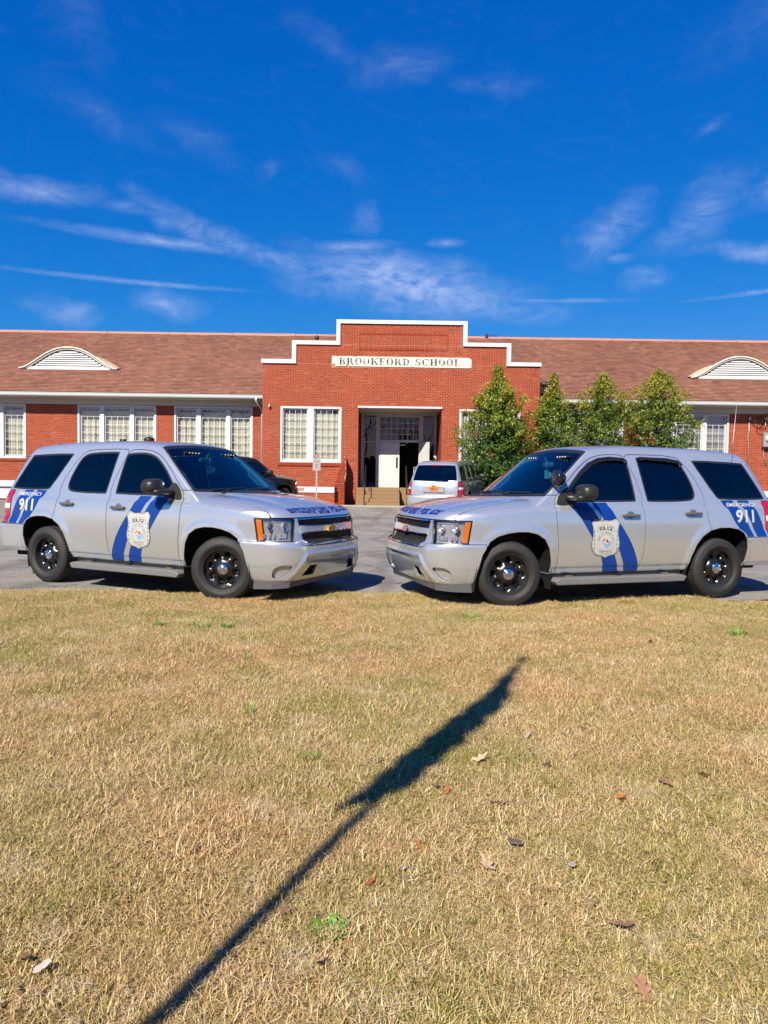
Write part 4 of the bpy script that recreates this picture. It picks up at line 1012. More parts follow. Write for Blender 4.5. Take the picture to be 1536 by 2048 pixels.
# ------------------------------------------------------------------ ground
def gz(y):      # the car park climbs gently to the school
    return .36*min(1, max(0, (y - 21)/8.0))
EDGE = [(-60, 8.6), (-12, 8.75), (-8, 8.85), (-4.7, 8.92), (-3.4, 9.0), (-2.2, 9.02), (-1, 9.14), (0, 9.22), (1.2, 9.12), (2.2, 9.10), (3.5, 9.16), (4.9, 9.26), (7, 9.36), (12, 9.5), (60, 10)]
def edge_y(x):
    for (a, b), (c, d) in zip(EDGE, EDGE[1:]):
        if x <= c: return b + (d-b)*(x-a)/(c-a) + .05*math.sin(x*5.3) + .035*math.sin(x*13.1 + 1) + .02*math.sin(x*31)
    return 10
def sheet(name, rows, mat, kind='structure'):
    n = len(rows[0]); v = [p for r in rows for p in r]; f = [(i*n+k, i*n+k+1, (i+1)*n+k+1, (i+1)*n+k) for i in range(len(rows)-1) for k in range(n-1)]
    b = MB(); b.add(v, f, 0, True); return tag(b.build(name, mat), kind=kind)
def asphalt_mat():
    m, nt, b = mat_base('asphalt'); g = nd(nt, 'ShaderNodeNewGeometry'); P = g.outputs['Position']
    a = nd(nt, 'ShaderNodeTexNoise', i_Scale=190.0, i_Detail=3.0, i_Roughness=.7); lk(nt, P, a.inputs['Vector'])
    c = nd(nt, 'ShaderNodeTexNoise', i_Scale=.8, i_Detail=7.0, i_Roughness=.65); lk(nt, P, c.inputs['Vector'])
    v = nd(nt, 'ShaderNodeTexVoronoi', i_Scale=85.0); lk(nt, P, v.inputs['Vector'])
    col = ramp(nt, mth(nt, 'MULTIPLY_ADD', a.outputs[0], .6, mth(nt, 'MULTIPLY', v.outputs['Distance'], .55)), [(.25, (.12, .112, .10)), (.5, (.255, .238, .212)), (.85, (.45, .42, .37))])
    dark = ramp(nt, c.outputs[0], [(.30, .62), (.55, 1.0), (.75, 1.15)]); col = mixc(nt, 1.0, col, dark, 'MULTIPLY')
    # tyre-worn dark arcs at the left and thin cracks
    wv = nd(nt, 'ShaderNodeTexWave', i_Scale=.22, i_Distortion=6.0, i_Detail=3.0); wv.inputs['Detail Scale'].default_value = 1.2; lk(nt, P, wv.inputs['Vector'])
    dk = mth(nt, 'MULTIPLY', ramp(nt, wv.outputs['Fac'], [(.0, 1.0), (.12, 0.0)]), .30); col = mixc(nt, dk, col, (.045, .042, .042))
    mp = nd(nt, 'ShaderNodeMapping'); lk(nt, P, mp.inputs[0]); mp.inputs['Scale'].default_value = (.35, .9, 1)
    cr = nd(nt, 'ShaderNodeTexVoronoi', feature='DISTANCE_TO_EDGE', i_Scale=1.0); 
    wn = nd(nt, 'ShaderNodeTexNoise', i_Scale=3.0, i_Detail=5.0); lk(nt, P, wn.inputs['Vector'])
    av = nd(nt, 'ShaderNodeVectorMath', operation='MULTIPLY_ADD'); lk(nt, wn.outputs['Color'], av.inputs[0]); av.inputs[1].default_value = (.5, .5, .5); lk(nt, mp.outputs[0], av.inputs[2]); lk(nt, av.outputs[0], cr.inputs['Vector'])
    oil = nd(nt, 'ShaderNodeTexNoise', i_Scale=.55, i_Detail=4.0, i_Roughness=.7, i_Distortion=.8); lk(nt, P, oil.inputs['Vector']); col = mixc(nt, mth(nt, 'MULTIPLY', mth(nt, 'SUBTRACT', oil.outputs[0], .56, clamp=True), 3.2, clamp=True), col, (.07, .065, .06))
    ck = ramp(nt, cr.outputs['Distance'], [(.0, 1.0), (.020, 0.0)]); col = mixc(nt, mth(nt, 'MULTIPLY', ck, .8), col, (.03, .028, .026))
    lk(nt, col, b.inputs['Base Color']); b.inputs['Roughness'].default_value = .88; b.inputs['Specular IOR Level'].default_value = .3
    bp = nd(nt, 'ShaderNodeBump', i_Strength=.8, i_Distance=.006); lk(nt, mth(nt, 'SUBTRACT', a.outputs[0], mth(nt, 'MULTIPLY', ck, .8)), bp.inputs['Height']); lk(nt, bp.outputs[0], b.inputs['Normal'])
    return m
def soil_mat():
    m, nt, b = mat_base('thatch'); g = nd(nt, 'ShaderNodeNewGeometry'); P = g.outputs['Position']
    a = nd(nt, 'ShaderNodeTexNoise', i_Scale=60.0, i_Detail=6.0, i_Roughness=.75); lk(nt, P, a.inputs['Vector'])
    c = nd(nt, 'ShaderNodeTexNoise', i_Scale=1.1, i_Detail=5.0); lk(nt, P, c.inputs['Vector'])
    col = ramp(nt, a.outputs[0], [(.3, (.03, .019, .009)), (.5, (.12, .08, .04)), (.7, (.34, .25, .14))])
    far = ramp(nt, c.outputs[0], [(.45, (1, 1, 1)), (.7, (.75, .9, .55))], 1); col = mixc(nt, .6, col, far, 'MULTIPLY')
    # bare red clay beside the tarmac on the right
    for cx_, cy_, rx_, ry_ in ((5.15, 9.0, 1.1, .22), (.82, 8.35, .28, .09)):
        mp = nd(nt, 'ShaderNodeMapping', vector_type='TEXTURE'); lk(nt, P, mp.inputs[0]); mp.inputs['Location'].default_value = (cx_, cy_, 0); mp.inputs['Scale'].default_value = (rx_, ry_, 10)
        ln = nd(nt, 'ShaderNodeVectorMath', operation='LENGTH'); lk(nt, mp.outputs[0], ln.inputs[0])
        k = ramp(nt, mth(nt, 'ADD', ln.outputs['Value'], mth(nt, 'MULTIPLY', c.outputs[0], .5)), [(.95, 1.0), (1.15, 0.0)])
        col = mixc(nt, k, col, (.52, .20, .075))
    lk(nt, col, b.inputs['Base Color']); b.inputs['Roughness'].default_value = .95; b.inputs['Specular IOR Level'].default_value = .1
    bp = nd(nt, 'ShaderNodeBump', i_Strength=1.0, i_Distance=.03); lk(nt, a.outputs[0], bp.inputs['Height']); lk(nt, bp.outputs[0], b.inputs['Normal']); return m
xs_ = [-400, -150, -60] + [x*.5 for x in range(-40, 41)] + [60, 150, 400]
ASPH = asphalt_mat(); SOIL = soil_mat()
sheet('parking_lot', [[(x, 7.5, 0) for x in xs_], [(x, 21, 0) for x in xs_], [(x, 29.0, .36) for x in xs_], [(x, 60, .36) for x in xs_]], ASPH)
xl_ = [-400, -60] + [x*.1 for x in range(-140, 141)] + [60, 400]
def lz(x, y): return .016 + .012*math.sin(x*1.7 + y*.9) + .010*math.sin(y*2.1 - x*.6)
sheet('lawn', [[(x, -300, -.5) for x in xl_], [(x, -20, 0) for x in xl_]] + [[(x, y, max(.004, lz(x, y))) for x in xl_] for y in [k*.4 for k in range(-5, 22)]] + [[(x, edge_y(x) - .06, .018) for x in xl_], [(x, edge_y(x) + .02, .003) for x in xl_]], SOIL)
def grass_mat():
    m, nt, b = mat_base('grass_blades'); g = nd(nt, 'ShaderNodeNewGeometry'); P = g.outputs['Position']
    oi = nd(nt, 'ShaderNodeObjectInfo'); at_ = nd(nt, 'ShaderNodeAttribute', attribute_name='tone')
    c = nd(nt, 'ShaderNodeTexNoise', i_Scale=1.5, i_Detail=5.0, i_Roughness=.6); lk(nt, P, c.inputs['Vector'])
    c2 = nd(nt, 'ShaderNodeTexNoise', i_Scale=.38, i_Detail=3.0); lk(nt, P, c2.inputs['Vector'])
    dry = ramp(nt, at_.outputs['Fac'], [(0, (.24, .14, .055)), (.3, (.60, .40, .175)), (.65, (.81, .59, .29)), (1, (.98, .82, .53))])
    grn = ramp(nt, at_.outputs['Fac'], [(0, (.12, .14, .020)), (.6, (.34, .34, .05)), (1, (.58, .52, .12))])
    k = mth(nt, 'ADD', mth(nt, 'MULTIPLY', c.outputs[0], 1.2), mth(nt, 'ADD', mth(nt, 'MULTIPLY', c2.outputs[0], .9), mth(nt, 'MULTIPLY', oi.outputs['Random'], .35)))
    k = ramp(nt, k, [(.0, 0.0), (.60, 0.0), (.98, 1.0)]) if False else mth(nt, 'MULTIPLY', mth(nt, 'SUBTRACT', k, 1.09, clamp=True), 2.3, clamp=True)
    # only some blades of a patch are green
    at2 = nd(nt, 'ShaderNodeAttribute', attribute_name='live'); k = mth(nt, 'MULTIPLY', k, mth(nt, 'GREATER_THAN', at2.outputs['Fac'], .35))
    k = mth(nt, 'ADD', k, mth(nt, 'GREATER_THAN', at2.outputs['Fac'], .93), clamp=True)
    col = mixc(nt, k, dry, grn)
    red = mth(nt, 'MULTIPLY', mth(nt, 'SUBTRACT', .52, c2.outputs[0], clamp=True), 5, clamp=True)
    col = mixc(nt, mth(nt, 'MULTIPLY', red, .6), col, (1.0, .80, .70), 'MULTIPLY')
    c3 = nd(nt, 'ShaderNodeTexNoise', i_Scale=3.2, i_Detail=4.0, i_Roughness=.7); lk(nt, P, c3.inputs['Vector'])
    pale = mth(nt, 'MULTIPLY', mth(nt, 'SUBTRACT', c3.outputs[0], .55, clamp=True), 4.5, clamp=True); col = mixc(nt, mth(nt, 'MULTIPLY', pale, .55), col, (.70, .60, .43))
    drk = mth(nt, 'MULTIPLY', mth(nt, 'SUBTRACT', .43, c3.outputs[0], clamp=True), 4.0, clamp=True); col = mixc(nt, mth(nt, 'MULTIPLY', drk, .5), col, (.30, .20, .085))
    lk(nt, col, b.inputs['Base Color']); b.inputs['Roughness'].default_value = .6; b.inputs['Specular IOR Level'].default_value = .25
    b.inputs['Transmission Weight'].default_value = 0
    tl = nd(nt, 'ShaderNodeBsdfTranslucent'); lk(nt, col, tl.inputs[0]); mx = nt.nodes.new('ShaderNodeMixShader')
    mx.inputs[0].default_value = .12; lk(nt, b.outputs[0], mx.inputs[1]); lk(nt, tl.outputs[0], mx.inputs[2]); lk(nt, mx.outputs[0], nt.nodes['Material Output'].inputs[0]); return m
GRASS = grass_mat()
def tone_attr(me, name, vals):
    a = me.attributes.new(name, 'FLOAT', 'POINT'); a.data.foreach_set('value', np.asarray(vals, np.float32))
def blades(n, R, lmin, lmax, wd, lay, seed):
    """n curved blades of 3 segments inside a disc; lay 0 upright .. 1 flat"""
    r = np.random.RandomState(seed); q = R*np.sqrt(r.rand(n)); a = r.rand(n)*2*np.pi; base = np.stack([q*np.cos(a), q*np.sin(a), r.rand(n)*.012 - .004], 1)
    d = r.rand(n)*2*np.pi; L = lmin + (lmax-lmin)*r.rand(n)**1.5; tilt = np.clip(lay + r.randn(n)*.24, .2, 1.64); bend = r.randn(n)*.55 + .15; turn = r.randn(n)*2.0
    V = np.zeros((n, 7, 3)); p = base.copy(); S = 3
    for s in range(S+1):
        t = s/S; th = tilt + bend*t; ph = d + turn*t
        dirv = np.stack([np.sin(th)*np.cos(ph), np.sin(th)*np.sin(ph), np.maximum(np.cos(th), -.35)], 1)
        wv = np.stack([-np.sin(ph), np.cos(ph), np.zeros(n)], 1)*(wd*(1 - t*.75)*(.7 + .6*r.rand(n)))[:, None]*.5
        if s < S: V[:, 2*s] = p - wv; V[:, 2*s+1] = p + wv
        else: V[:, 6] = p
        p = p + dirv*(L/S)[:, None]; p[:, 2] = np.maximum(p[:, 2], .002 + .022*r.rand(n))
    base_i = (np.arange(n)*7)[:, None]
    T = np.concatenate([base_i + np.array(t) for t in ([0, 1, 3], [0, 3, 2], [2, 3, 5], [2, 5, 4], [4, 5, 6])])
    me = arr_mesh('grass_tuft', V.reshape(-1, 3), T, None, False)
    tn = np.repeat(r.rand(n), 7); lv = np.repeat(r.rand(n), 7); tone_attr(me, 'tone', tn); tone_attr(me, 'live', lv); me.materials.append(GRASS); return me
src = bpy.data.collections.new('grass_sources')      # not linked to the scene; only instanced by the lawn's geometry nodes
for i in range(7):
    o = bpy.data.objects.new('grass_tuft', blades(300, .13, .014, .046 if i < 6 else .080, .0021, 1.42 if i < 6 else 1.2, 10 + i)); src.objects.link(o)
def scatter_object(name, region_mesh, density, seed, label_kind='stuff', smin_=.75, smax_=1.3):
    o = bpy.data.objects.new(name, region_mesh); COL.objects.link(o); tag(o, kind='stuff')
    ng = bpy.data.node_groups.new(name, 'GeometryNodeTree'); ng.interface.new_socket('Geometry', in_out='INPUT', socket_type='NodeSocketGeometry'); ng.interface.new_socket('Geometry', in_out='OUTPUT', socket_type='NodeSocketGeometry')
    gi = ng.nodes.new('NodeGroupInput'); go = ng.nodes.new('NodeGroupOutput')
    dp = ng.nodes.new('GeometryNodeDistributePointsOnFaces'); dp.inputs['Density'].default_value = density; dp.inputs['Seed'].default_value = seed
    ci = ng.nodes.new('GeometryNodeCollectionInfo'); ci.inputs['Collection'].default_value = src; ci.inputs['Separate Children'].default_value = True; ci.inputs['Reset Children'].default_value = True
    ip = ng.nodes.new('GeometryNodeInstanceOnPoints'); ip.inputs['Pick Instance'].default_value = True
    rr = ng.nodes.new('FunctionNodeRandomValue'); rr.data_type = 'FLOAT_VECTOR'; rr.inputs[0].default_value = (-.06, -.06, 0); rr.inputs[1].default_value = (.06, .06, 6.283)
    rs = ng.nodes.new('FunctionNodeRandomValue'); rs.data_type = 'FLOAT'; rs.inputs[2].default_value = smin_; rs.inputs[3].default_value = smax_
    ng.links.new(gi.outputs[0], dp.inputs[0]); ng.links.new(dp.outputs['Points'], ip.inputs['Points']); ng.links.new(ci.outputs[0], ip.inputs['Instance'])
    ps = ng.nodes.new('GeometryNodeInputPosition'); no = ng.nodes.new('ShaderNodeTexNoise'); no.inputs['Scale'].default_value = 4.5; no.inputs['Detail'].default_value = 3.0
    mr = ng.nodes.new('ShaderNodeMapRange'); mr.inputs[1].default_value = .34; mr.inputs[2].default_value = .68; mr.inputs[3].default_value = .55; mr.inputs[4].default_value = 1.75
    mu = ng.nodes.new('ShaderNodeMath'); mu.operation = 'MULTIPLY'
    ng.links.new(ps.outputs[0], no.inputs['Vector']); ng.links.new(no.outputs[0], mr.inputs[0]); ng.links.new(mr.outputs[0], mu.inputs[0]); ng.links.new(rs.outputs[1], mu.inputs[1])
    ng.links.new(rr.outputs[0], ip.inputs['Rotation']); ng.links.new(mu.outputs[0], ip.inputs['Scale']); ng.links.new(ip.outputs[0], go.inputs[0])
    md = o.modifiers.new('scatter', 'NODES'); md.node_group = ng; return o
def region(name, rows):
    n = len(rows[0]); v = [p for r in rows for p in r]; f = [(i*n+k, i*n+k+1, (i+1)*n+k+1, (i+1)*n+k) for i in range(len(rows)-1) for k in range(n-1)]
    me = bpy.data.meshes.new(name); me.from_pydata(v, [], f); me.update(); me.materials.append(GRASS); return me
def lrow(y0, x0, x1, n, e=False): return [(x0 + (x1-x0)*k/n, ((edge_y(x0 + (x1-x0)*k/n) - .05 if x0 + (x1-x0)*k/n < 4.15 else 8.84 + .1*math.sin(k*1.7)) if e else y0), lz(x0 + (x1-x0)*k/n, y0)) for k in range(n+1)]
HW = 7.6
scatter_object('grass', region('grass_near', [lrow(y, -.62*y - .6, .62*y + .6, 24) for y in (1.2, 1.8, 2.3, 2.8, 3.4, 4.0)]), 330, 1)
scatter_object('grass', region('grass_mid', [lrow(y, -.60*y - .6, .60*y + .6, 30) for y in (4.0, 4.6, 5.2, 5.8, 6.4)]), 300, 2)
scatter_object('grass', region('grass_far', [lrow(y, -.60*y - .8, .60*y + .8, 60) for y in (6.4, 7.0, 7.6, 8.2, 8.6)] + [lrow(8.6, -6.0, 6.0, 60, True)]), 260, 3, smin_=.7, smax_=1.1)
# the same lawn goes on to both sides and behind the camera
for sg_ in (-1, 1):
    rows = [[(sg_*(a + (HW*1.4 - a)*k/12), y if y < 8.6 else edge_y(sg_*(a + (HW*1.4 - a)*k/12)) - .05, .02) for k in range(13)] for y, a in ((-4, 0), (.0, 0), (1.2, 1.34), (2.8, 2.34), (4.0, 3.0), (6.4, 4.44), (8.6, 6.0))]
    scatter_object('grass', region('grass_side', rows if sg_ > 0 else [r[::-1] for r in rows]), 190, 4 + sg_)
# ------------------------------------------------------------------ the school
S = empty('school_building', (0, 31, .36), 0, 'long low red brick school with stepped white parapet and brown shingle roof', 'building')
def put(o):      # parts are modelled in world metres; keep them there under the building's empty
    o.location = (o.location.x, o.location.y - 31, o.location.z - .36); return o
def bld(b, name, mat, parent=S, bevel=0, label=None, kind=None):
    o = b.build(name, mat, parent, bevel)
    if parent is S: put(o)
    return tag(o, label, kind=kind)
BL, BH = .2117, .0722
r_b = np.random.RandomState(3)
def brick_field(rects, holes, Y, ox=0, oz=0, top=None, skip=None):
    """running bond on the plane y=Y facing -y; rects (x0,x1,z0,z1)"""
    V = []; Fc = []; tone = []; J = .0085
    for (x0, x1, z0, z1) in rects:
        r0 = int(math.floor((z0 - oz)/BH)); r1 = int(math.ceil((z1 - oz)/BH))
        for r in range(r0, r1):
            a0 = oz + r*BH; za, zb = max(a0 + J, z0), min(a0 + BH - J, z1)
            if zb - za < .012: continue
            segs = [(x0, x1)]
            for (hx0, hx1, hz0, hz1) in holes:
                if a0 + BH*.5 > hz0 and a0 + BH*.5 < hz1:
                    ns = []
                    for (a, b) in segs:
                        if hx1 <= a or hx0 >= b: ns.append((a, b)); continue
                        if hx0 > a: ns.append((a, hx0))
                        if hx1 < b: ns.append((hx1, b))
                    segs = ns
            off = (r % 2)*BL*.5 + ox
            for (a, b) in segs:
                k = int(math.floor((a - off)/BL))
                while off + k*BL < b:
                    xa, xb = max(off + k*BL + J*.9, a), min(off + (k+1)*BL - J*.9, b); k += 1
                    if xb - xa < .015: continue
                    y = Y - .009 + r_b.uniform(-.0018, .0018); n = len(V)
                    V += [(xa, y, za), (xb, y, za), (xb, y, zb), (xa, y, zb), (xa, Y, za), (xb, Y, za), (xb, Y, zb), (xa, Y, zb)]
                    Fc += [(n, n+1, n+2, n+3), (n+4, n+5, n+1, n), (n+3, n+2, n+6, n+7), (n+4, n, n+3, n+7), (n+1, n+5, n+6, n+2)]
                    tone += [r_b.rand()]*8
    me = bpy.data.meshes.new('brick'); me.from_pydata(V, [], Fc); me.update(); tone_attr(me, 'tone', tone); me.materials.append(BR); return me
def wall_sheet(rects, holes, Y, mat, name, reveal=.12):
    """mortar-coloured wall with true openings and reveals"""
    b = MB()
    for (x0, x1, z0, z1) in rects:
        xs = sorted({x0, x1} | {h for q in holes for h in q[:2] if x0 < h < x1}); zs = sorted({z0, z1} | {h for q in holes for h in q[2:] if z0 < h < z1})
        for a, c in zip(xs, xs[1:]):
            for d, e in zip(zs, zs[1:]):
                mx, mz = (a+c)/2, (d+e)/2
                if any(h[0] < mx < h[1] and h[2] < mz < h[3] for h in holes): continue
                b.add([(a, Y, d), (c, Y, d), (c, Y, e), (a, Y, e)], [(0, 1, 2, 3)], 0)
    for h in holes:
        x0, x1, z0, z1 = h[:4]; q = Y + reveal
        b.add([(x0, Y, z0), (x0, Y, z1), (x0, q, z1), (x0, q, z0)], [(0, 1, 2, 3)]); b.add([(x1, Y, z0), (x1, Y, z1), (x1, q, z1), (x1, q, z0)], [(3, 2, 1, 0)])
        b.add([(x0, Y, z1), (x1, Y, z1), (x1, q, z1), (x0, q, z1)], [(0, 1, 2, 3)]); b.add([(x0, Y, z0), (x1, Y, z0), (x1, q, z0), (x0, q, z0)], [(3, 2, 1, 0)])
    return bld(b, name, mat)
YF, YW, YD = 31.0, 31.9, 33.0
CW = (-4.37, -1.83, 2.09, 4.42); CW2 = (3.09, 5.63, 2.09, 4.40); REC = (-1.13, 2.35, 0, 4.46)
# facade with stepped parapet
steps_ = [(-5.13, 6.42, .36, 6.19), (-3.75, 5.02, 6.19, 6.985), (-1.92, 3.20, 6.985, 7.865)]
wf = wall_sheet(steps_, [CW, CW2, REC], YF, MORTAR, 'facade_wall', .15)
bf = link('facade_bricks', brick_field(steps_, [CW, CW2, REC, (-2.27, 3.56, 6.10, 6.53), (-4.50, -1.76, 1.95, 2.09), (2.96, 5.76, 1.95, 2.09), (-5.13, -2.04, .835, 1.08)], YF), None, S); put(bf); tag(bf, kind='stuff')
b = MB(); b.box(-5.13, 6.42, 31.16, 31.5, 4.5, 6.19); b.box(-3.75, 5.02, 31.002, 31.28, 6.19, 6.985); b.box(-1.92, 3.20, 31.002, 31.28, 6.985, 7.865); bld(b, 'parapet_back', MORTAR)
b = MB(); b.add([(-5.13, 31, .36), (-5.13, 31, 6.19), (-5.13, 33, 6.19), (-5.13, 33, .36)], [(0, 1, 2, 3)]); bld(b, 'side_wall', BR); b = MB(); b.add([(6.42, 31, .36), (6.42, 31, 6.19), (6.42, 33, 6.19), (6.42, 33, .36)], [(3, 2, 1, 0)]); bld(b, 'side_wall', BR)
cop = [(-5.185, -3.735, 6.19, 6.36), (-3.915, -3.735, 6.361, 7.14), (-3.734, -1.91, 6.975, 7.14), (-2.075, -1.91, 7.141, 8.02), (-1.909, 3.355, 7.862, 8.02), (3.18, 3.355, 6.985, 7.861), (3.356, 5.18, 6.985, 7.144), (5.0, 5.18, 6.20, 6.984), (5.181, 6.45, 6.20, 6.362)]
for c in cop:
    b = MB(); b.box(c[0], c[1], 30.925, 31.34, c[2], c[3]); bld(b, 'coping', WHITE, bevel=.006)
# the sign painted on a rendered band
def serif(ch):
    """thick-and-thin capitals as quads in a unit cell (0..w, 0..1)"""
    q = []; th, tn, sf = .21, .075, .055
    def st(x, w_=th, z0=0, z1=1): q.append([(x, z0), (x+w_, z0), (x+w_, z1), (x, z1)])
    def foot(x0, x1, z): q.append([(x0, z), (x1, z), (x1, z+sf), (x0, z+sf)])
    def bar(x0, x1, z, w_=tn): q.append([(x0, z), (x1, z), (x1, z+w_), (x0, z+w_)])
    def dg(x0, z0, x1, z1, w_): q.append([(x0, z0), (x0+w_, z0), (x1+w_, z1), (x1, z1)])
    def bowl(cx, cz, rx, rz, a0, a1, th_=th, n=14):
        for i in range(n):
            u0, u1 = rad(a0 + (a1-a0)*i/n), rad(a0 + (a1-a0)*(i+1)/n)
            def pt(u, inn):
                t = tn + (th_-tn)*abs(math.cos(u))**1.3
                return (cx + (rx - (t if inn else 0))*math.cos(u), cz + (rz - (tn if inn else 0))*math.sin(u))
            q.append([pt(u0, 0), pt(u1, 0), pt(u1, 1), pt(u0, 1)])
    W_ = .8
    if ch == 'B': st(.08); foot(0, .4, 0); foot(0, .4, .945); bar(.2, .42, .485); bowl(.38, .74, .30, .26, -90, 90); bowl(.38, .26, .36, .26, -90, 90); W_ = .80
    elif ch == 'R': st(.08); foot(0, .4, 0); foot(0, .4, .945); bar(.2, .42, .46); bowl(.38, .73, .30, .27, -90, 90); dg(.42, .47, .64, 0, .2); foot(.6, .92, 0); W_ = .90
    elif ch == 'O': bowl(.40, .5, .40, .51, 0, 360, th, 30); W_ = .84
    elif ch == 'K': st(.08); foot(0, .38, 0); foot(0, .38, .945); dg(.26, .42, .68, .97, .075); dg(.36, .56, .66, 0, .2); foot(.56, .9, .945); foot(.58, .94, 0); W_ = .92
    elif ch == 'F': st(.08); foot(0, .4, 0); bar(.0, .72, .925); q.append([(.66, .70), (.72, .70), (.72, .96), (.66, .93)]); bar(.28, .52, .47); q.append([(.5, .36), (.55, .36), (.55, .62), (.5, .62)]); W_ = .76
    elif ch == 'D': st(.08); foot(0, .38, 0); foot(0, .38, .945); bowl(.34, .5, .44, .5, -90, 90); W_ = .84
    elif ch == 'S': bowl(.34, .74, .30, .26, 30, 230, .16); bowl(.34, .26, .32, .26, -150, 60, .18); dg(.50, .36, .08, .64, .17); q.append([(.60, .68), (.65, .68), (.65, .98), (.60, .98)]); q.append([(.01, .02), (.06, .02), (.06, .33), (.01, .33)]); W_ = .72
    elif ch == 'C': bowl(.44, .5, .42, .51, 42, 318, th, 24); q.append([(.74, .66), (.80, .66), (.80, 1), (.74, 1)]); W_ = .86
    elif ch == 'H': st(.08); st(.60); foot(0, .36, 0); foot(0, .36, .945); foot(.52, .88, 0); foot(.52, .88, .945); bar(.25, .62, .46); W_ = .92
    elif ch == 'L': st(.08); foot(0, .38, .945); bar(0, .74, 0); q.append([(.68, .0), (.74, .0), (.74, .32), (.68, .26)]); W_ = .80
    elif ch == ' ': W_ = .42
    return q, W_
GL = []; x = 0
for ch in 'BROOKFORD SCHOOL':
    q, w_ = serif(ch); GL.append((x, q)); x += w_ + .13
x0, x1, z0, z1 = -1.95, 3.15, 6.175, 6.455
m, nt, bs = mat_base('worn_sign_paint'); g = nd(nt, 'ShaderNodeNewGeometry')
n_ = nd(nt, 'ShaderNodeTexNoise', i_Scale=14.0, i_Detail=5.0, i_Roughness=.7); lk(nt, g.outputs['Position'], n_.inputs['Vector'])
n4 = nd(nt, 'ShaderNodeTexNoise', i_Scale=2.6, i_Detail=2.0); lk(nt, g.outputs['Position'], n4.inputs['Vector'])
lk(nt, ramp(nt, mth(nt, 'MULTIPLY_ADD', n4.outputs[0], .5, mth(nt, 'MULTIPLY', n_.outputs[0], .65)), [(.60, (.055, .05, .045)), (.68, (.60, .57, .52))]), bs.inputs['Base Color']); bs.inputs['Roughness'].default_value = .8
SIGNP = m
SB = M('sign_render', (.70, .67, .59), .8, noise=.16, nscale=9, bump=.5, bscale=14)
b = MB(); pts = [(-2.25, 6.17), (-2.20, 6.20), (-2.12, 6.19), (-2.08, 6.115), (-1.66, 6.112), (-1.64, 6.16), (-1.58, 6.165), (-1.55, 6.11), (1.02, 6.10), (1.06, 6.13), (1.15, 6.125), (1.18, 6.10), (3.46, 6.095), (3.55, 6.13)] + [(3.55 - .14*(1-math.cos(a)), 6.33 + .19*math.sin(a)) for a in np.linspace(.1, 1.5, 6)] + [(2.75, 6.518), (2.70, 6.50), (2.6, 6.52), (-1.2, 6.522), (-1.25, 6.505), (-1.45, 6.523), (-1.95, 6.525), (-1.99, 6.50), (-2.1, 6.527), (-2.25, 6.525)]
b.prism(pts, 30.968, 30.998); sgb = bld(b, 'school_sign_band', SB); 
for gx, q in GL:
    if not q: continue
    b = MB()
    for k in q: b.add([(x0 + (gx + p_[0])/x*(x1-x0), 30.967, z0 + p_[1]*(z1-z0)) for p_ in k], [(0, 1, 2, 3)])
    b.build('letter', SIGNP, sgb)
# proud brick border of the blank panel above the sign and of the sign
def border(x0, x1, z0, z1, nm):
    b = MB(); y0, y1 = 30.975, 30.998; w_ = .055
    for (a, c, d, e) in ((x0, x1, z0, z0+w_), (x0, x1, z1-w_, z1), (x0, x0+w_, z0+w_+.002, z1-w_-.002), (x1-w_, x1, z0+w_+.002, z1-w_-.002)): b.box(a, c, y0, y1, d, e)
    me = bld(b, nm, BR); tone_attr(me.data, 'tone', [.45]*len(me.data.vertices))
border(-1.15, 2.55, 6.80, 7.50, 'brick_panel_border')

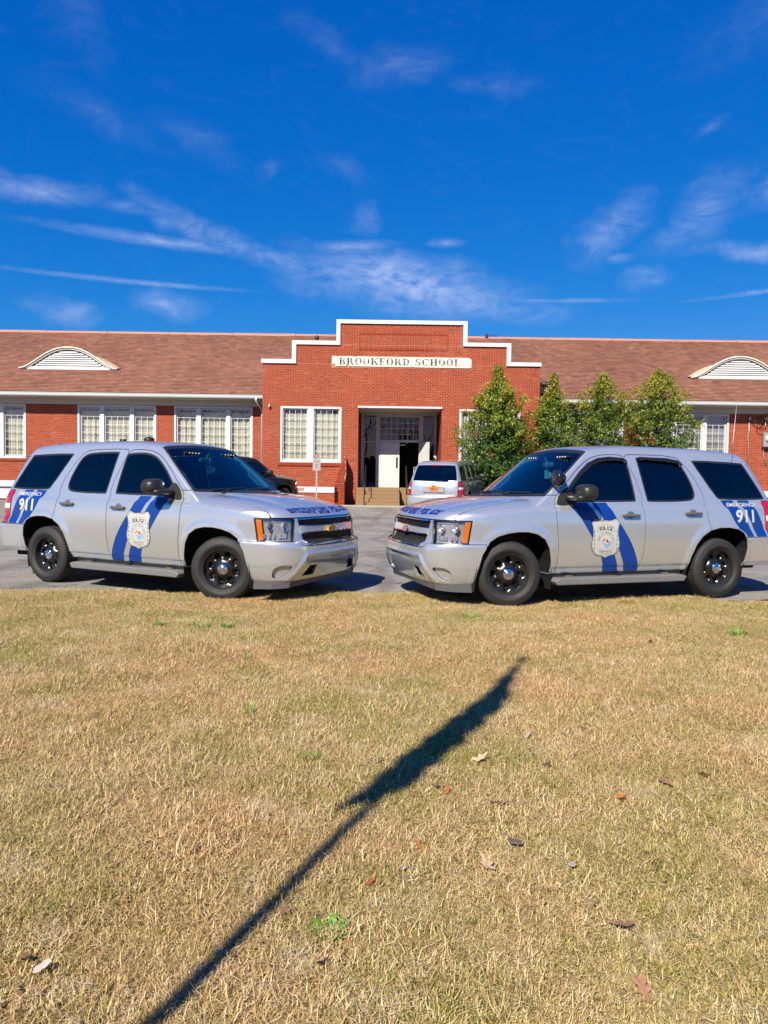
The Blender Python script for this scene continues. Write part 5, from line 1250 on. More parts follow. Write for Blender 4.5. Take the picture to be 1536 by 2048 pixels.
# windows: frame, mullion posts, muntin bars, panes, curtain
r_w = random.Random(5)
def window(X0, X1, Z0, Z1, sashes, Y, rows, dark=False, drape='cream', parent=S, label=None):
    yy = Y + .045
    b = MB(); cz = .10
    b.box(X0, X1, Y - .03, Y + .12, Z1 - .085, Z1); b.box(X0, X1, Y - .035, Y + .12, Z0, Z0 + .075)
    b.box(X0, X0 + .085, Y - .028, Y + .12, Z0 + .076, Z1 - .086); b.box(X1 - .085, X1, Y - .028, Y + .12, Z0 + .076, Z1 - .086)
    for i, (a, c, n) in enumerate(sashes[:-1]): b.box(c, sashes[i+1][0], Y - .022, Y + .12, Z0 + .076, Z1 - .086)
    wd = bld(b, 'window', WHITE, parent, label=label, bevel=.004)
    for (a, c, n) in sashes:
        z0, z1 = Z0 + .09, Z1 - .10
        b = MB(); t = .045
        b.box(a + .004, c - .004, yy, yy + .045, z1 - t, z1); b.box(a + .004, c - .004, yy, yy + .045, z0, z0 + t*1.4); b.box(a + .004, a + t, yy, yy + .045, z0 + t*1.4, z1 - t); b.box(c - t, c - .004, yy, yy + .045, z0 + t*1.4, z1 - t)
        s_ = b.build('sash', WHITE, wd)
        ga, gc, g0, g1 = a + t, c - t, z0 + t*1.4, z1 - t; cwid = (gc-ga)/n; rh = (g1-g0)/rows; mb = MB(); mt_ = .008
        for k in range(1, n): mb.box(ga + k*cwid - mt_, ga + k*cwid + mt_, yy + .008, yy + .034, g0, g1)
        for k in range(1, rows): mb.box(ga, gc, yy + .010, yy + .032, g0 + k*rh - mt_, g0 + k*rh + mt_)
        mb.build('muntin', WHITE, wd)
        pm = bpy.data.meshes.new('pane'); hw, hh = cwid/2 - mt_, rh/2 - mt_; pm.from_pydata([(-hw, 0, -hh), (hw, 0, -hh), (hw, 0, hh), (-hw, 0, hh)], [], [(0, 1, 2, 3)]); pm.update(); pm.materials.append(DARKPANE if dark else PANE)
        for k in range(n):
            for j in range(rows):
                p = bpy.data.objects.new('pane', pm); COL.objects.link(p); p.parent = wd
                p.location = (ga + (k+.5)*cwid, yy + .024, g0 + (j+.5)*rh); p.rotation_euler = (rad(r_w.gauss(0, .35)), 0, rad(r_w.gauss(0, .35)))
        if drape:
            nx = 90; V = []; top = z1 - (.12 if drape == 'cream' else .02); ph = r_w.random()*9
            for zi in range(7):
                z = z0 - .02 + (top - z0)*zi/6
                for i in range(nx+1):
                    u = ga - .02 + (gc - ga + .04)*i/nx; w1 = math.sin(u*52 + ph + .5*math.sin(u*9 + zi*.03)) + .6*math.sin(u*23 + ph*2)
                    V.append((u, yy + .15 + .019*w1*(1.0 - .02*zi), z + (.012*w1 if zi == 6 else 0)))
            f = [(j*(nx+1)+i, j*(nx+1)+i+1, (j+1)*(nx+1)+i+1, (j+1)*(nx+1)+i) for j in range(6) for i in range(nx)]
            cb = MB(); cb.add(V, f, 0, True); cb.build('curtain', CURTAIN if drape == 'cream' else GREYCURT, wd)
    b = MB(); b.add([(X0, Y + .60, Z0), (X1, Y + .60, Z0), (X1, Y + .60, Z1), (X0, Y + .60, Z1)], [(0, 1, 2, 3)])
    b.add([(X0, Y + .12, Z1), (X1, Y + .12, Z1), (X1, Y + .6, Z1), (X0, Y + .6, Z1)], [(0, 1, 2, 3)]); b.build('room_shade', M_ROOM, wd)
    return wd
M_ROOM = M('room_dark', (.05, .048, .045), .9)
cs = (CW[0] + .085, -3.235, 4), (-2.985, CW[1] - .085, 4)
window(*CW, cs, YF, 6, label='left front window with two tall sashes')
cs2 = (CW2[0] + .085, 4.225, 4), (4.475, CW2[1] - .085, 4)
window(*CW2, cs2, YF, 6)
ZW0, ZW1 = 2.115, 4.445
LW = [(-17.98, -15.43), (-13.21, -9.83), (-9.06, -5.69)]
def tri(x0, x1):
    L_ = x1 - x0; return ((x0 + .095, x0 + .96, 3), (x0 + 1.14, x0 + L_ - 1.13, 4), (x0 + L_ - .96, x0 + L_ - .095, 3))
LWIN = [(-18.81, -15.43)] + LW[1:]
RWIN = [(6.85, 10.23), (11.38, 14.75), (17.4, 20.8)]
for a, c in LWIN: window(a, c, ZW0, ZW1, tri(a, c), YW, 6)
for a, c in RWIN: window(a, c, ZW0, ZW1, tri(a, c), YW, 6, drape='grey')
# wings
for (x0, x1, wins, nm) in ((-24, -5.13, LWIN, 'left'), (6.42, 26, RWIN, 'right')):
    holes = [(a, c, ZW0, 4.46) for a, c in wins]; sills = [(a - .06, c + .06, 2.0, ZW0) for a, c in wins]
    wall_sheet([(x0, x1, 1.16, 4.46)], holes, YW, MORTAR, 'wing_wall', .15)
    o = link('wing_bricks', brick_field([(x0, x1, 1.16, 4.46)], holes + sills, YW, .05), None, S); put(o); tag(o, kind='stuff')
    b = MB(); b.box(x0, x1, 31.80, 32.0, .90, 1.16); bld(b, 'white_band', WHITE)
    b = MB(); b.box(x0, x1, 31.90, 32.1, .2, .897); bld(b, 'foundation_wall', WHITE)
    # frieze, soffit, gutter
    b = MB(); b.box(x0, x1, 31.86, 32.1, 4.46, 4.70); bld(b, 'frieze', TRIM)
    xe0, xe1 = (x0, -5.135) if nm == 'left' else (6.425, x1)
    n = int((xe1-xe0)/.16); b = MB()
    for k in range(n): xa = xe0 + (xe1-xe0)*k/n; b.box(xa, xa + .148, 31.22, 31.88, 4.702, 4.716 if k % 1 == 0 else 4.72)
    o = bld(b, 'soffit', SOFFIT); tag(o, kind='stuff')
    b = MB(); b.box(xe0, xe1, 31.218, 31.9, 4.718, 4.74); bld(b, 'soffit_backing', TRIM)
    b = MB(); b.prism([(31.21, 4.73), (31.13, 4.735), (31.10, 4.78), (31.085, 4.86), (31.07, 4.87), (31.07, 4.885), (31.21, 4.885)], xe0, xe1, 'x'); bld(b, 'gutter', WHITE)
    # rowlock sills, each brick a piece
for (a, c, Y, z0, z1) in [(-4.49, -1.77, YF, 1.955, 2.085), (2.97, 5.75, YF, 1.955, 2.085)] + [(a - .06, c + .06, YW, 2.0, 2.11) for a, c in LWIN + RWIN]:
    n = int((c - a)/.085); me = bpy.data.meshes.new('sill_brick'); b = MB(); b.box(-.037, .037, -.05, .02, -(z1-z0)/2, (z1-z0)/2)
    me.from_pydata(b.v, [], b.f); me.materials.append(BR); tone_attr(me, 'tone', [r_b.rand()*.7]*8); me2 = me.copy(); me2.attributes['tone'].data.foreach_set('value', np.full(8, .15, np.float32))
    if Y == YF and a < 0:
        bk = MB(); bk.box(a, c, Y - .02, Y + .02, z0, z1 - .004); so_ = bld(bk, 'window_sill', MORTAR)
        for k in range(n):
            o = bpy.data.objects.new('brick', me if k % 3 else me2); COL.objects.link(o); o.parent = so_; o.location = (a + (k+.5)*(c-a)/n, Y - .002, (z0+z1)/2 + r_w.uniform(-.003, .003))
    else:
        bk = MB(); bk.box(a, c, Y - .02, Y + .02, z0, z1 - .004); so_ = bld(bk, 'window_sill', MORTAR)
        b = MB()
        for k in range(n): xc = a + (k+.5)*(c-a)/n; b.box(xc - .037, xc + .037, Y - .052, Y + .018, z0 + .002, z1 - .002)
        o = b.build('sill_bricks', BR, so_); tone_attr(o.data, 'tone', np.repeat(r_b.rand(n)*.8, 8)); tag(o, kind='stuff')
# white vent band on the facade foot
b = MB(); b.box(-5.13, -2.045, 30.955, 31.0, .84, 1.08); vb = bld(b, 'white_band', WHITE)
b = MB(); b.box(-3.68, -3.36, 30.945, 30.956, .91, 1.035); vg = bld(b, 'vent_grille', M('vent_tan', (.42, .27, .2), .6))
b = MB(); b.box(2.35, 6.42, 30.955, 31.0, .84, 1.08); bld(b, 'white_band', WHITE)
# roofs: shingle courses laid as real tabs
def roof(x0, x1, hole=None):
    e0, e1 = (31.08, 4.90), (37.0, 8.50); L_ = math.hypot(e1[0]-e0[0], e1[1]-e0[1]); uy, uz = (e1[0]-e0[0])/L_, (e1[1]-e0[1])/L_; ny, nz = -uz, uy
    rows = int(L_/.142); V = []; Fc = []; tn = []; rr = np.random.RandomState(11)
    for r in range(rows):
        s0 = r*.142; s1 = s0 + .15; x = x0 - rr.rand()*.3
        while x < x1:
            w_ = .24 + .12*rr.rand(); a, c = max(x, x0), min(x + w_ - .004, x1); x += w_
            if c <= a: continue
            if hole and a > hole[0] and c < hole[1] and s0 < hole[2]: continue
            t0 = .030 + rr.rand()*.008; n = len(V)
            def P(xx, s, t): return (xx, e0[0] + uy*s + ny*t, e0[1] + uz*s + nz*t)
            V += [P(a, s0, t0), P(c, s0, t0), P(c, s1, .004), P(a, s1, .004), P(a, s0, .0), P(c, s0, .0)]
            Fc += [(n, n+1, n+2, n+3), (n+4, n+5, n+1, n)]; tn += [rr.rand()]*6
    me = bpy.data.meshes.new('shingles'); me.from_pydata(V, [], Fc); me.update(); tone_attr(me, 'tone', tn); me.materials.append(SHING)
    b = MB(); b.add([(x0, 31.08, 4.90), (x1, 31.08, 4.90), (x1, 37, 8.5), (x0, 37, 8.5), (x0, 43, 4.9), (x1, 43, 4.9)], [(0, 1, 2, 3), (3, 2, 5, 4)]); ro = bld(b, 'roof', M('roof_deck', (.12, .05, .035), .9))
    o = link('shingles', me, None, ro); tag(o, kind='stuff')
    return ro
RL = roof(-26, -5.135); RR_ = roof(6.425, 28)
# roof behind the parapet
b = MB(); b.add([(-5.13, 31.3, 5.05), (6.42, 31.3, 5.05), (6.42, 37, 8.5), (-5.13, 37, 8.5), (-5.13, 43, 4.9), (6.42, 43, 4.9)], [(0, 1, 2, 3), (3, 2, 5, 4)]); rc = bld(b, 'roof', M('roof_deck_mid', (.12, .05, .035), .9))
def roof_mid():
    e0, e1 = (31.36, 5.08), (37.0, 8.50); L_ = math.hypot(e1[0]-e0[0], e1[1]-e0[1]); uy, uz = (e1[0]-e0[0])/L_, (e1[1]-e0[1])/L_; ny, nz = -uz, uy
    V = []; Fc = []; tn = []; rr = np.random.RandomState(12)
    for r in range(int(L_/.142)):
        s0 = r*.142; s1 = s0 + .15; x = -5.13
        while x < 6.42:
            w_ = .24 + .12*rr.rand(); a, c = x, min(x + w_ - .004, 6.42); x += w_; t0 = .030 + rr.rand()*.008; n = len(V)
            P = lambda xx, s, t: (xx, e0[0] + uy*s + ny*t, e0[1] + uz*s + nz*t)
            V += [P(a, s0, t0), P(c, s0, t0), P(c, s1, .004), P(a, s1, .004), P(a, s0, .0), P(c, s0, .0)]; Fc += [(n, n+1, n+2, n+3), (n+4, n+5, n+1, n)]; tn += [rr.rand()]*6
    me = bpy.data.meshes.new('shingles'); me.from_pydata(V, [], Fc); me.update(); tone_attr(me, 'tone', tn); me.materials.append(SHING); tag(link('shingles', me, None, rc), kind='stuff')
roof_mid()
x = -26
while x < 28:
    w_ = 3.0 + .2*r_w.random(); b = MB(); dz = r_w.uniform(-.012, .012)
    b.prism([(36.86, 8.42 + dz), (36.92, 8.50 + dz), (37.0, 8.565 + dz), (37.08, 8.50 + dz), (37.0, 8.47)], x, min(x + w_ - .02, 28), 'x'); bld(b, 'ridge_cap', RIDGE); x += w_
b = MB(); b.lathe([(0, .16), (.05, .15), (.14, .09), (.18, .085), (.30, .06), (.30, .0)], 16, 'z', (-3.25, 34.9, 7.27)); b.tube([(-3.25, 34.9, 7.0), (-3.25, 34.9, 7.75)], .06); b.lathe([(0, .11), (.08, .10), (.13, 0)], 14, 'z', (-3.25, 34.9, 7.70))
b.v = [(x, y, z + .28) for x, y, z in b.v]; bld(b, 'roof_vent', IRON)
b = MB(); b.lathe([(0, .07), (.14, .05), (.14, 0)], 10, 'z', (4.95, 36.9, 8.52)); b.tube([(5.0, 36.9, 8.62), (5.5, 36.9, 8.64)], .012, 5); bld(b, 'roof_vent', IRON)
# eyebrow dormers
def dormer(cx):
    Yf = 33.05; zb = 4.90 + (Yf - 31.08)/5.92*3.6 + .02; hw, hh = 2.18, .93
    def zc(u):     # u in -1..1
        a = abs(u); return zb + hh*(1 - a**2.2)**1.9 if a < 1 else zb
    N = 48; us = [-1 + 2*i/N for i in range(N+1)]
    def yr(z): return 31.08 + (z - 4.90)/3.6*5.92
    b = MB(); V = []
    for u in us: z = zc(u); V += [(cx + u*hw, Yf - .10, z + .02), (cx + u*hw, yr(z) + .03, z + .03)]
    b.add(V, [(2*i, 2*i+2, 2*i+3, 2*i+1) for i in range(N)], 0, True); d = bld(b, 'eyebrow_dormer', SHING); tone_attr(d.data, 'tone', [.5]*len(V))
    b = MB(); b.tube([(cx + u*hw, Yf - .10, zc(u) + .012) for u in us], .034, 8); b.build('arched_trim', CREAM, d)
    b = MB(); b.tube([(cx + u*hw*.94, Yf - .06, zb + (zc(u) - zb)*.93) for u in us], .03, 6); b.build('arched_trim', TRIM, d)
    b = MB(); V = [(cx + u*hw*.96, Yf + .06, zb + (zc(u)-zb)*.97) for u in us] + [(cx + u*hw*.96, Yf + .06, zb - .02) for u in us]; b.add(V, [(i, i+1, N+2+i, N+1+i) for i in range(N)]); b.build('dormer_back', M('vent_shade', (.30, .31, .33), .8), d)
    b = MB(); b.box(cx - hw*.84, cx + hw*.84, Yf - .06, Yf + .03, zb - .03, zb + .085); b.build('dormer_sill', WHITE, d)
    n = 8
    for j in range(n):
        z = zb + .115 + j*.093
        t = (z + .05 - zb)/hh/.93
        if t >= .97: break
        a = (1 - t**(1/1.9))**(1/2.2); h_ = a*hw*.93
        b = MB(); b.add([(cx - h_, Yf - .05, z - .035), (cx + h_, Yf - .05, z - .035), (cx + h_, Yf + .03, z + .045), (cx - h_, Yf + .03, z + .045), (cx - h_, Yf - .05, z - .058), (cx + h_, Yf - .05, z - .058)], [(0, 1, 2, 3), (4, 5, 1, 0)])
        b.build('louvre_slat', WHITE, d)
    sgn = 1 if cx < 0 else -1
    b = MB(); V = []
    for u in [(.55 + .5*i/12) for i in range(13)]:
        z = zc(min(u, 1)); V += [(cx + sgn*u*hw, Yf - .105, z + .046), (cx + sgn*(u + .05*math.sin((u-.55)*6.28))*hw, Yf + .25, z + .10 + .05*math.sin((u-.55)*6.28))]
    b.add(V, [(2*i, 2*i+2, 2*i+3, 2*i+1) for i in range(12)], 0, True); b.build('flashing', COPPER, d)
dormer(-14.07); dormer(15.68)
# downspout at the left
b = MB(); b.tube([(-5.42, 31.12, 4.80), (-5.42, 31.12, 4.66), (-5.30, 31.62, 4.42), (-5.27, 31.80, 4.25), (-5.27, 31.82, .6)], .05, 4); bld(b, 'downspout', WHITE)
# recessed entrance
b = MB(); b.add([(-1.13, 31, .36), (-1.13, 33.2, .36), (-1.13, 33.2, 4.46), (-1.13, 31, 4.46)], [(0, 1, 2, 3)]); b.add([(2.35, 31, .36), (2.35, 33.2, .36), (2.35, 33.2, 4.46), (2.35, 31, 4.46)], [(3, 2, 1, 0)]); o = bld(b, 'entry_side_wall', MORTAR)
def side_bricks(X, s):
    V = []; Fc = []; tn = []
    for r in range(int((4.46-1.08)/BH)):
        k = 0
        while True:
            ya = 31.0 + (k - (.5 if r % 2 else 0))*BL; yb = ya + BL - .01; ya = max(ya, 30.995); k += 1
            if ya > 33.0: break
            yb = min(yb, 33.0)
            if yb - ya < .02: continue
            z0 = 1.08 + r*BH + .0055; z1 = z0 + BH - .011; xx = X + s*.009; n = len(V)
            V += [(xx, ya, z0), (xx, yb, z0), (xx, yb, z1), (xx, ya, z1), (X, ya, z0), (X, yb, z0), (X, yb, z1), (X, ya, z1)]; Fc += [(n, n+1, n+2, n+3), (n, n+1, n+5, n+4), (n+3, n+2, n+6, n+7), (n, n+3, n+7, n+4)]; tn += [r_b.rand()]*8
    me = bpy.data.meshes.new('entry_bricks'); me.from_pydata(V, [], Fc); me.update(); tone_attr(me, 'tone', tn); me.materials.append(BR); tag(put(link('entry_bricks', me, None, S)), kind='stuff')
side_bricks(-1.13, 1); side_bricks(2.35, -1)
b = MB(); b.box(-1.15, 2.37, 30.93, 31.02, 4.40, 4.475); bld(b, 'entry_fascia', WHITE); b = MB(); b.box(-1.13, 2.35, 31.021, 33.2, 4.385, 4.42); so2 = bld(b, 'entry_soffit', WHITE)
# brick above the recess keeps its weight
b = MB(); b.box(-1.13, 2.35, 31.03, 33.3, 4.43, 4.47); bld(b, 'lintel', MORTAR)
FR = M('lilac_grey_frame', (.62, .60, .60), .5, noise=.05)
b = MB()
for (a, c) in ((-1.075, -.93), (-.40, -.215), (1.50, 1.69), (2.17, 2.29)): b.box(a, c, 33.0, 33.10, 1.06, 4.34)
b.box(-1.12, 2.345, 33.0, 33.10, 4.341, 4.384); b.box(-.93, -.40, 33.01, 33.09, 4.255, 4.34); b.box(1.69, 2.17, 33.01, 33.09, 4.255, 4.34); b.box(-.215, 1.50, 33.0, 33.10, 4.19, 4.34)
b.box(-.93, -.40, 33.01, 33.09, 3.07, 3.12); b.box(1.69, 2.17, 33.01, 33.09, 3.07, 3.12); b.box(-.215, 1.50, 33.0, 33.10, 3.085, 3.19)
ef = bld(b, 'entry_frame', FR, bevel=.004)
def pane(x0, x1, z0, z1, y=33.05, mat=DARKPANE, parent=ef):
    b = MB(); b.add([(x0, y, z0), (x1, y, z0), (x1, y + .002, z1), (x0, y + .002, z1)], [(0, 1, 2, 3)]); return b.build('pane', mat, parent)
for (a, c) in ((-.93, -.40), (1.69, 2.17)): pane(a, c, 1.08, 3.07); pane(a, c, 3.12, 4.255)
n, rws = 7, 4; b = MB()
for k in range(1, n): xx = -.205 + 1.695*k/n; b.box(xx - .010, xx + .010, 33.02, 33.06, 3.19, 4.19)
for k in range(1, rws): zz = 3.19 + 1.0*k/rws; b.box(-.205, 1.49, 33.022, 33.058, zz - .010, zz + .010)
b.build('transom_muntin', WHITE, ef)
for k in range(n):
    for j in range(rws):
        p = pane(-.205 + 1.695*k/n + .011, -.205 + 1.695*(k+1)/n - .011, 3.20 + j*.25, 3.20 + (j+1)*.25 - .022, 33.045 + r_w.uniform(-.003, .003))
        if (k, j) == (3, 3): tag(p, 'pane with a cream blind behind it')
b = MB(); b.box(.32, .56, 33.10, 33.11, 3.95, 4.18); b.build('blind', CURTAIN, ef)
b = MB(); b.box(-.213, .650, 32.985, 33.035, 1.075, 3.08); dr = bld(b, 'door', DOORP, bevel=.004, label='closed white entry door leaf')
b = MB(); b.box(.50, .575, 32.96, 32.984, 1.95, 2.42); b.box(.515, .56, 32.93, 32.959, 2.02, 2.35); b.build('handle', IRON, dr)
b = MB(); b.box(0, .85, 0, .045, 1.075, 3.08); d2 = b.build('door', DOORP, S); d2.location = (1.50, 32.96 - 31, -.36); d2.rotation_euler = (0, 0, rad(-62)); tag(d2, 'white entry door leaf standing open')
b = MB(); b.box(.60, .9, 33.12, 33.2, 2.95, 3.0); b.box(-.9, -.3, 33.5, 33.6, 1.1, 3); bld(b, 'door_closer', GALV)
g_ = blob(None, (.97, 33.0, 3.06), (.035, .035, .03), 2, 8, 12); b = MB(); b.add(g_.v, g_.f, 0, True); bld(b, 'closer_lamp', WHITE)
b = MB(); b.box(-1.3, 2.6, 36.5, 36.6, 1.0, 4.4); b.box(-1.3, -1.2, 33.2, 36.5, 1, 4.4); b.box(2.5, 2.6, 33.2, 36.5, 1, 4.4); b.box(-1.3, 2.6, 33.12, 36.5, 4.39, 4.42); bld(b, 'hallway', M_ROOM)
# wall lamps in the recess corners, small things on the walls
for xx in (-1.06, 2.28):
    b = MB(); b.box(xx - .04, xx + .04, 31.5, 31.6, 3.98, 4.05); b.lathe([(0, .05), (-.16, .045), (-.16, 0)], 10, 'z', (xx, 31.52, 3.97)); tag(b.build('wall_lamp', IRON), 'small black lamp high on the %s wall of the entry recess' % ('left' if xx < 0 else 'right'), 'lamp', 'lamps in the entry recess')
b = MB(); g_ = blob(None, (-4.83, 30.93, 4.42), (.045, .07, .075), 2.5, 8, 12); b.add(g_.v, g_.f, 0, True); tag(b.build('door_bell', TRIM), 'small cream bell on the brick left of the front window', 'bell')
b = MB(); g_ = blob(None, (6.70, 31.2, 5.50), (.24, .16, .11), 3, 12, 16); b.add(g_.v, g_.f, 0, True); b.box(6.425, 6.56, 31.12, 31.26, 5.12, 5.5); tag(b.build('flood_light', IRON), 'black floodlight on the right corner of the stepped brick front', 'light')
# entry platform and steps
st = empty('entry_steps', (-.3, 29.5, .36), 0, 'tan concrete steps climbing to the school door', 'steps')
for k in range(5):
    b = MB(); y0 = 29.5 + .3*k; z1 = .36 + (k+1)*.143
    b.box(-.84, .92, y0 - 29.5, (33.0 if k == 4 else y0 + .32) - 29.5, k*.143 + (.001 if k else 0), z1 - .36); o = b.build('step', STEPS, st, bevel=.012)
b = MB(); b.box(-.84, 2.65, 1.5, 3.5, .0, .714); b.build('landing', STEPS, st)
# low brick cheek wall with a raked top, its bricks laid one by one
ck = empty('cheek_wall', (-1.65, 30, .36), 0, 'brick cheek wall with a raked top left of the entry steps', 'wall')
b = MB(); b.box(-.37, .02, -.10, 1.0, 0, .92); b.prism([(-.37, .921), (.02, .921), (.075, 1.30), (.055, 1.93), (-.01, 1.99), (-.14, 1.62), (-.24, 1.40)], .35, 1.0, 'y'); b.build('cheek_core', MORTAR, ck)
def one_brick(L_, tone):
    me = bpy.data.meshes.new('brick'); bb = MB(); bb.box(-L_/2, L_/2, -.012, .012, -.030, .030); me.from_pydata(bb.v, [], bb.f); me.materials.append(BR); tone_attr(me, 'tone', [tone]*8); return me
FULL = [one_brick(.196, t) for t in (.1, .4, .6, .9)]; HALF = [one_brick(.094, t) for t in (.2, .5, .85)]
def lay(me, x, y, z, rz=0): o = bpy.data.objects.new('brick', me); COL.objects.link(o); o.parent = ck; o.location = (x, y, z); o.rotation_euler = (0, 0, rz)
for r in range(12):
    z = .04 + r*BH*1.03
    if r % 2: lay(r_w.choice(HALF), -.32, -.108, z); lay(r_w.choice(FULL), -.165, -.108, z); lay(r_w.choice(HALF), -.012, -.108, z)
    else: lay(r_w.choice(FULL), -.27, -.108, z); lay(r_w.choice(FULL), -.06, -.108, z)
    for k in range(5): y = -.0 + k*BL + (.1 if r % 2 else 0); lay(r_w.choice(FULL), .026, min(y, .9), z, math.pi/2)
for r in range(14):
    z = .965 + r*BH; xl = np.interp(z, [.92, 1.40, 1.62, 1.99], [-.37, -.24, -.14, -.01]); xr = np.interp(z, [.92, 1.30, 1.93, 1.99], [.02, .075, .055, .0]); x = xl
    while x < xr - .05:
        w_ = .196 if x + .2 < xr else .094; lay(r_w.choice(FULL if w_ > .1 else HALF), x + w_/2, .345, z); x += w_ + .014
b = MB(); b.box(-.39, .045, -.125, .34, .925, .965); o = b.build('ledge', BR, ck); tone_attr(o.data, 'tone', [.1]*8)
# handrails of the steps
def rail(x, name_label, ramp_=False):
    b = MB(); r_ = .02
    b.tube([(x, 29.35, .38), (x, 29.35, 1.22), (x, 29.5, 1.30), (x, 31.0, 2.0), (x, 31.6, 2.0), (x, 31.6, 1.08)], r_, 8)
    b.tube([(x, 30.3, .8), (x, 30.3, 1.68)], r_*.8, 6)
    rl = b.build('handrail', IRON); return tag(rl, name_label, 'handrail', 'iron handrails of the entry steps')
rail(-.80, 'black iron handrail on the left edge of the entry steps'); rail(.90, 'black iron handrail on the right edge of the entry steps, beside the silver SUV')
# ramp on the right of the steps
b = MB(); b.prism([(1.02, .36), (1.02, 1.03), (2.2, 1.03), (3.4, .75), (3.4, .36)], 30.05, 30.20)
rp = b.build('ramp_wall', WHITE); tag(rp, 'low white wall of the entry ramp behind the silver SUV', 'wall')
b = MB(); b.prism([(1.0, .37), (1.0, .95), (2.2, .95), (3.4, .65), (3.4, .37)], 30.21, 30.9); tag(b.build('ramp', STEPS), 'tan ramp surface behind its low white wall', 'ramp')
b = MB()
for x in (1.22, 1.85, 2.5): b.tube([(x, 30.85, .9), (x, 30.85, 1.95)], .018, 6)
b.tube([(1.22, 30.85, 1.95), (2.5, 30.85, 1.95)], .02, 6); b.tube([(1.22, 30.85, 1.45), (2.5, 30.85, 1.45)], .012, 6)
for k in range(9): b.tube([(1.34 + k*.13, 30.85, .95), (1.34 + k*.13, 30.85, 1.93)], .007, 5)
tag(b.build('ramp_railing', GALV), 'grey pipe railing across the right half of the open doorway', 'railing')
b = MB(); b.box(-5.0, 2.6, 28.85, 29.46, .30, .395); tag(b.build('sidewalk', CONC, bevel=.01), kind='structure')
# sign on a post before the left window
b = MB(); b.box(-.028, .028, -.015, .015, 0, 1.95); sp = b.build('parking_sign', GALV); at(sp, -2.615, 28.5, .34); tag(sp, 'small white parking sign on a grey steel post before the left front window', 'sign')
SIGNW = M('sign_white', (.38, .36, .34), .6, noise=.1)
b = MB(); b.box(-.15, .15, -.022, -.016, 1.40, 1.86); pl = b.build('sign_plate', SIGNW, sp, bevel=.002)
for k, (a, z0_, z1_) in enumerate(((.07, 1.60, 1.66), (.06, 1.50, 1.56))): b = MB(); b.box(-a, a, -.0255, -.0225, z0_, z1_); b.build('sign_mark', MT['ink_grey'], sp)
vt = fit(text_tris('NO PARKING', 1, .02), -.11, .11, 1.72, 1.77); link('sign_lettering', arr_mesh('sl', np.stack([vt[0][:, 0], np.full(len(vt[0]), -.0235), vt[0][:, 1]], 1), vt[1], smooth=False), MT['red_print'], sp)
b = MB(); b.box(-.10, .10, -.022, -.016, 1.88, 2.02); b.build('sign_plate', M('faded_red', (.36, .20, .17), .6), sp)
# electric service at the right end
em = empty('electric_meter', (16.35, 31.8, 3.4), 0, 'grey round electric meter box on the brick at the right edge', 'meter')
b = MB(); b.box(-.20, .25, -.16, .0, -.35, .25); b.build('meter_box', GALV, em, bevel=.01); b = MB(); b.lathe([(0, .13), (-.10, .12), (-.10, 0)], 20, 'y', (0, -.16, 0)); b.build('meter_dial', MT['lens_clear'], em)
def wire(pts, r, mat, name, label, cat, grp=None): b = MB(); b.tube(pts, r, 6); return tag(b.build(name, mat), label, cat, grp)
wire([(15.60, 31.86, 4.22), (15.60, 31.85, 3.70), (15.55, 31.84, 3.45), (15.60, 31.85, 3.2), (15.60, 31.85, 2.2)], .022, GALV, 'conduit', 'thin grey conduit down the brick, right of the right window', 'conduit', 'conduits on the right wing')
wire([(16.30, 31.86, 4.22), (16.30, 31.85, 3.9), (16.24, 31.84, 3.2), (16.27, 31.85, 2.6), (16.40, 31.84, 2.3)], .022, GALV, 'conduit', 'grey conduit down the brick at the right edge beside the meter', 'conduit', 'conduits on the right wing')
for i, xx in enumerate((15.60, 16.30)):
    b = MB(); b.box(xx - .05, xx + .05, 31.78, 31.9, 4.18, 4.32); tag(b.build('weatherhead', GALV), 'small grey conduit head under the eave %s' % ('nearest the right window' if i == 0 else 'at the right edge of the photo'), 'fitting', 'conduit heads under the right eave')
wire([(15.65, 31.78, 4.24), (15.8, 31.70, 4.08), (15.95, 31.7, 4.02), (16.1, 31.7, 4.12), (16.25, 31.78, 4.2)], .018, IRON, 'cable', 'black cable looping between the two conduit heads', 'cable')
wire([(15.9, 31.7, 4.02), (15.85, 31.68, 3.88), (16.0, 31.66, 3.78), (16.2, 31.68, 3.84), (16.3, 31.78, 4.0)], .016, IRON, 'cable', 'lower black drip loop of cable on the sunlit brick', 'cable')
wire([(15.9, 31.66, 4.25), (16.3, 31.0, 4.75), (17.6, 26.0, 6.2)], .014, IRON, 'cable', 'black service cable slanting up from the right eave', 'cable')
# ------------------------------------------------------------------ vehicles
suvL = build_suv((-2.805, 10.163, -.005), -.4697, 'silver police SUV facing right with gold emblem, nearest the left side of the photo', steer=rad(21), group='marked police SUVs parked nose to nose', emblem='gold')
suvR = build_suv((2.567, 9.847, .002), 3.460, 'silver police SUV facing left with spotlight and dark rain guards', steer=rad(-12), visors=True, spotlight=True, emblem='chrome', group='marked police SUVs parked nose to nose')
suvC = build_suv((2.36, 26.95, .25), rad(74), 'plain silver SUV seen from behind, parked by the entry steps', police=False, plate=True)
suvC.rotation_euler = (0, -.040, rad(74))
suvB = build_suv((-5.55, 28.0, .30), rad(48), 'black SUV parked before the school, mostly hidden behind the left police SUV', paint='black_paint', police=False)
for o in suvB.children_recursive:
    if o.name.startswith(('amber_lens', 'tail_light')): o.material_slots[0].link = 'OBJECT'; o.material_slots[0].material = MT['steel_black']
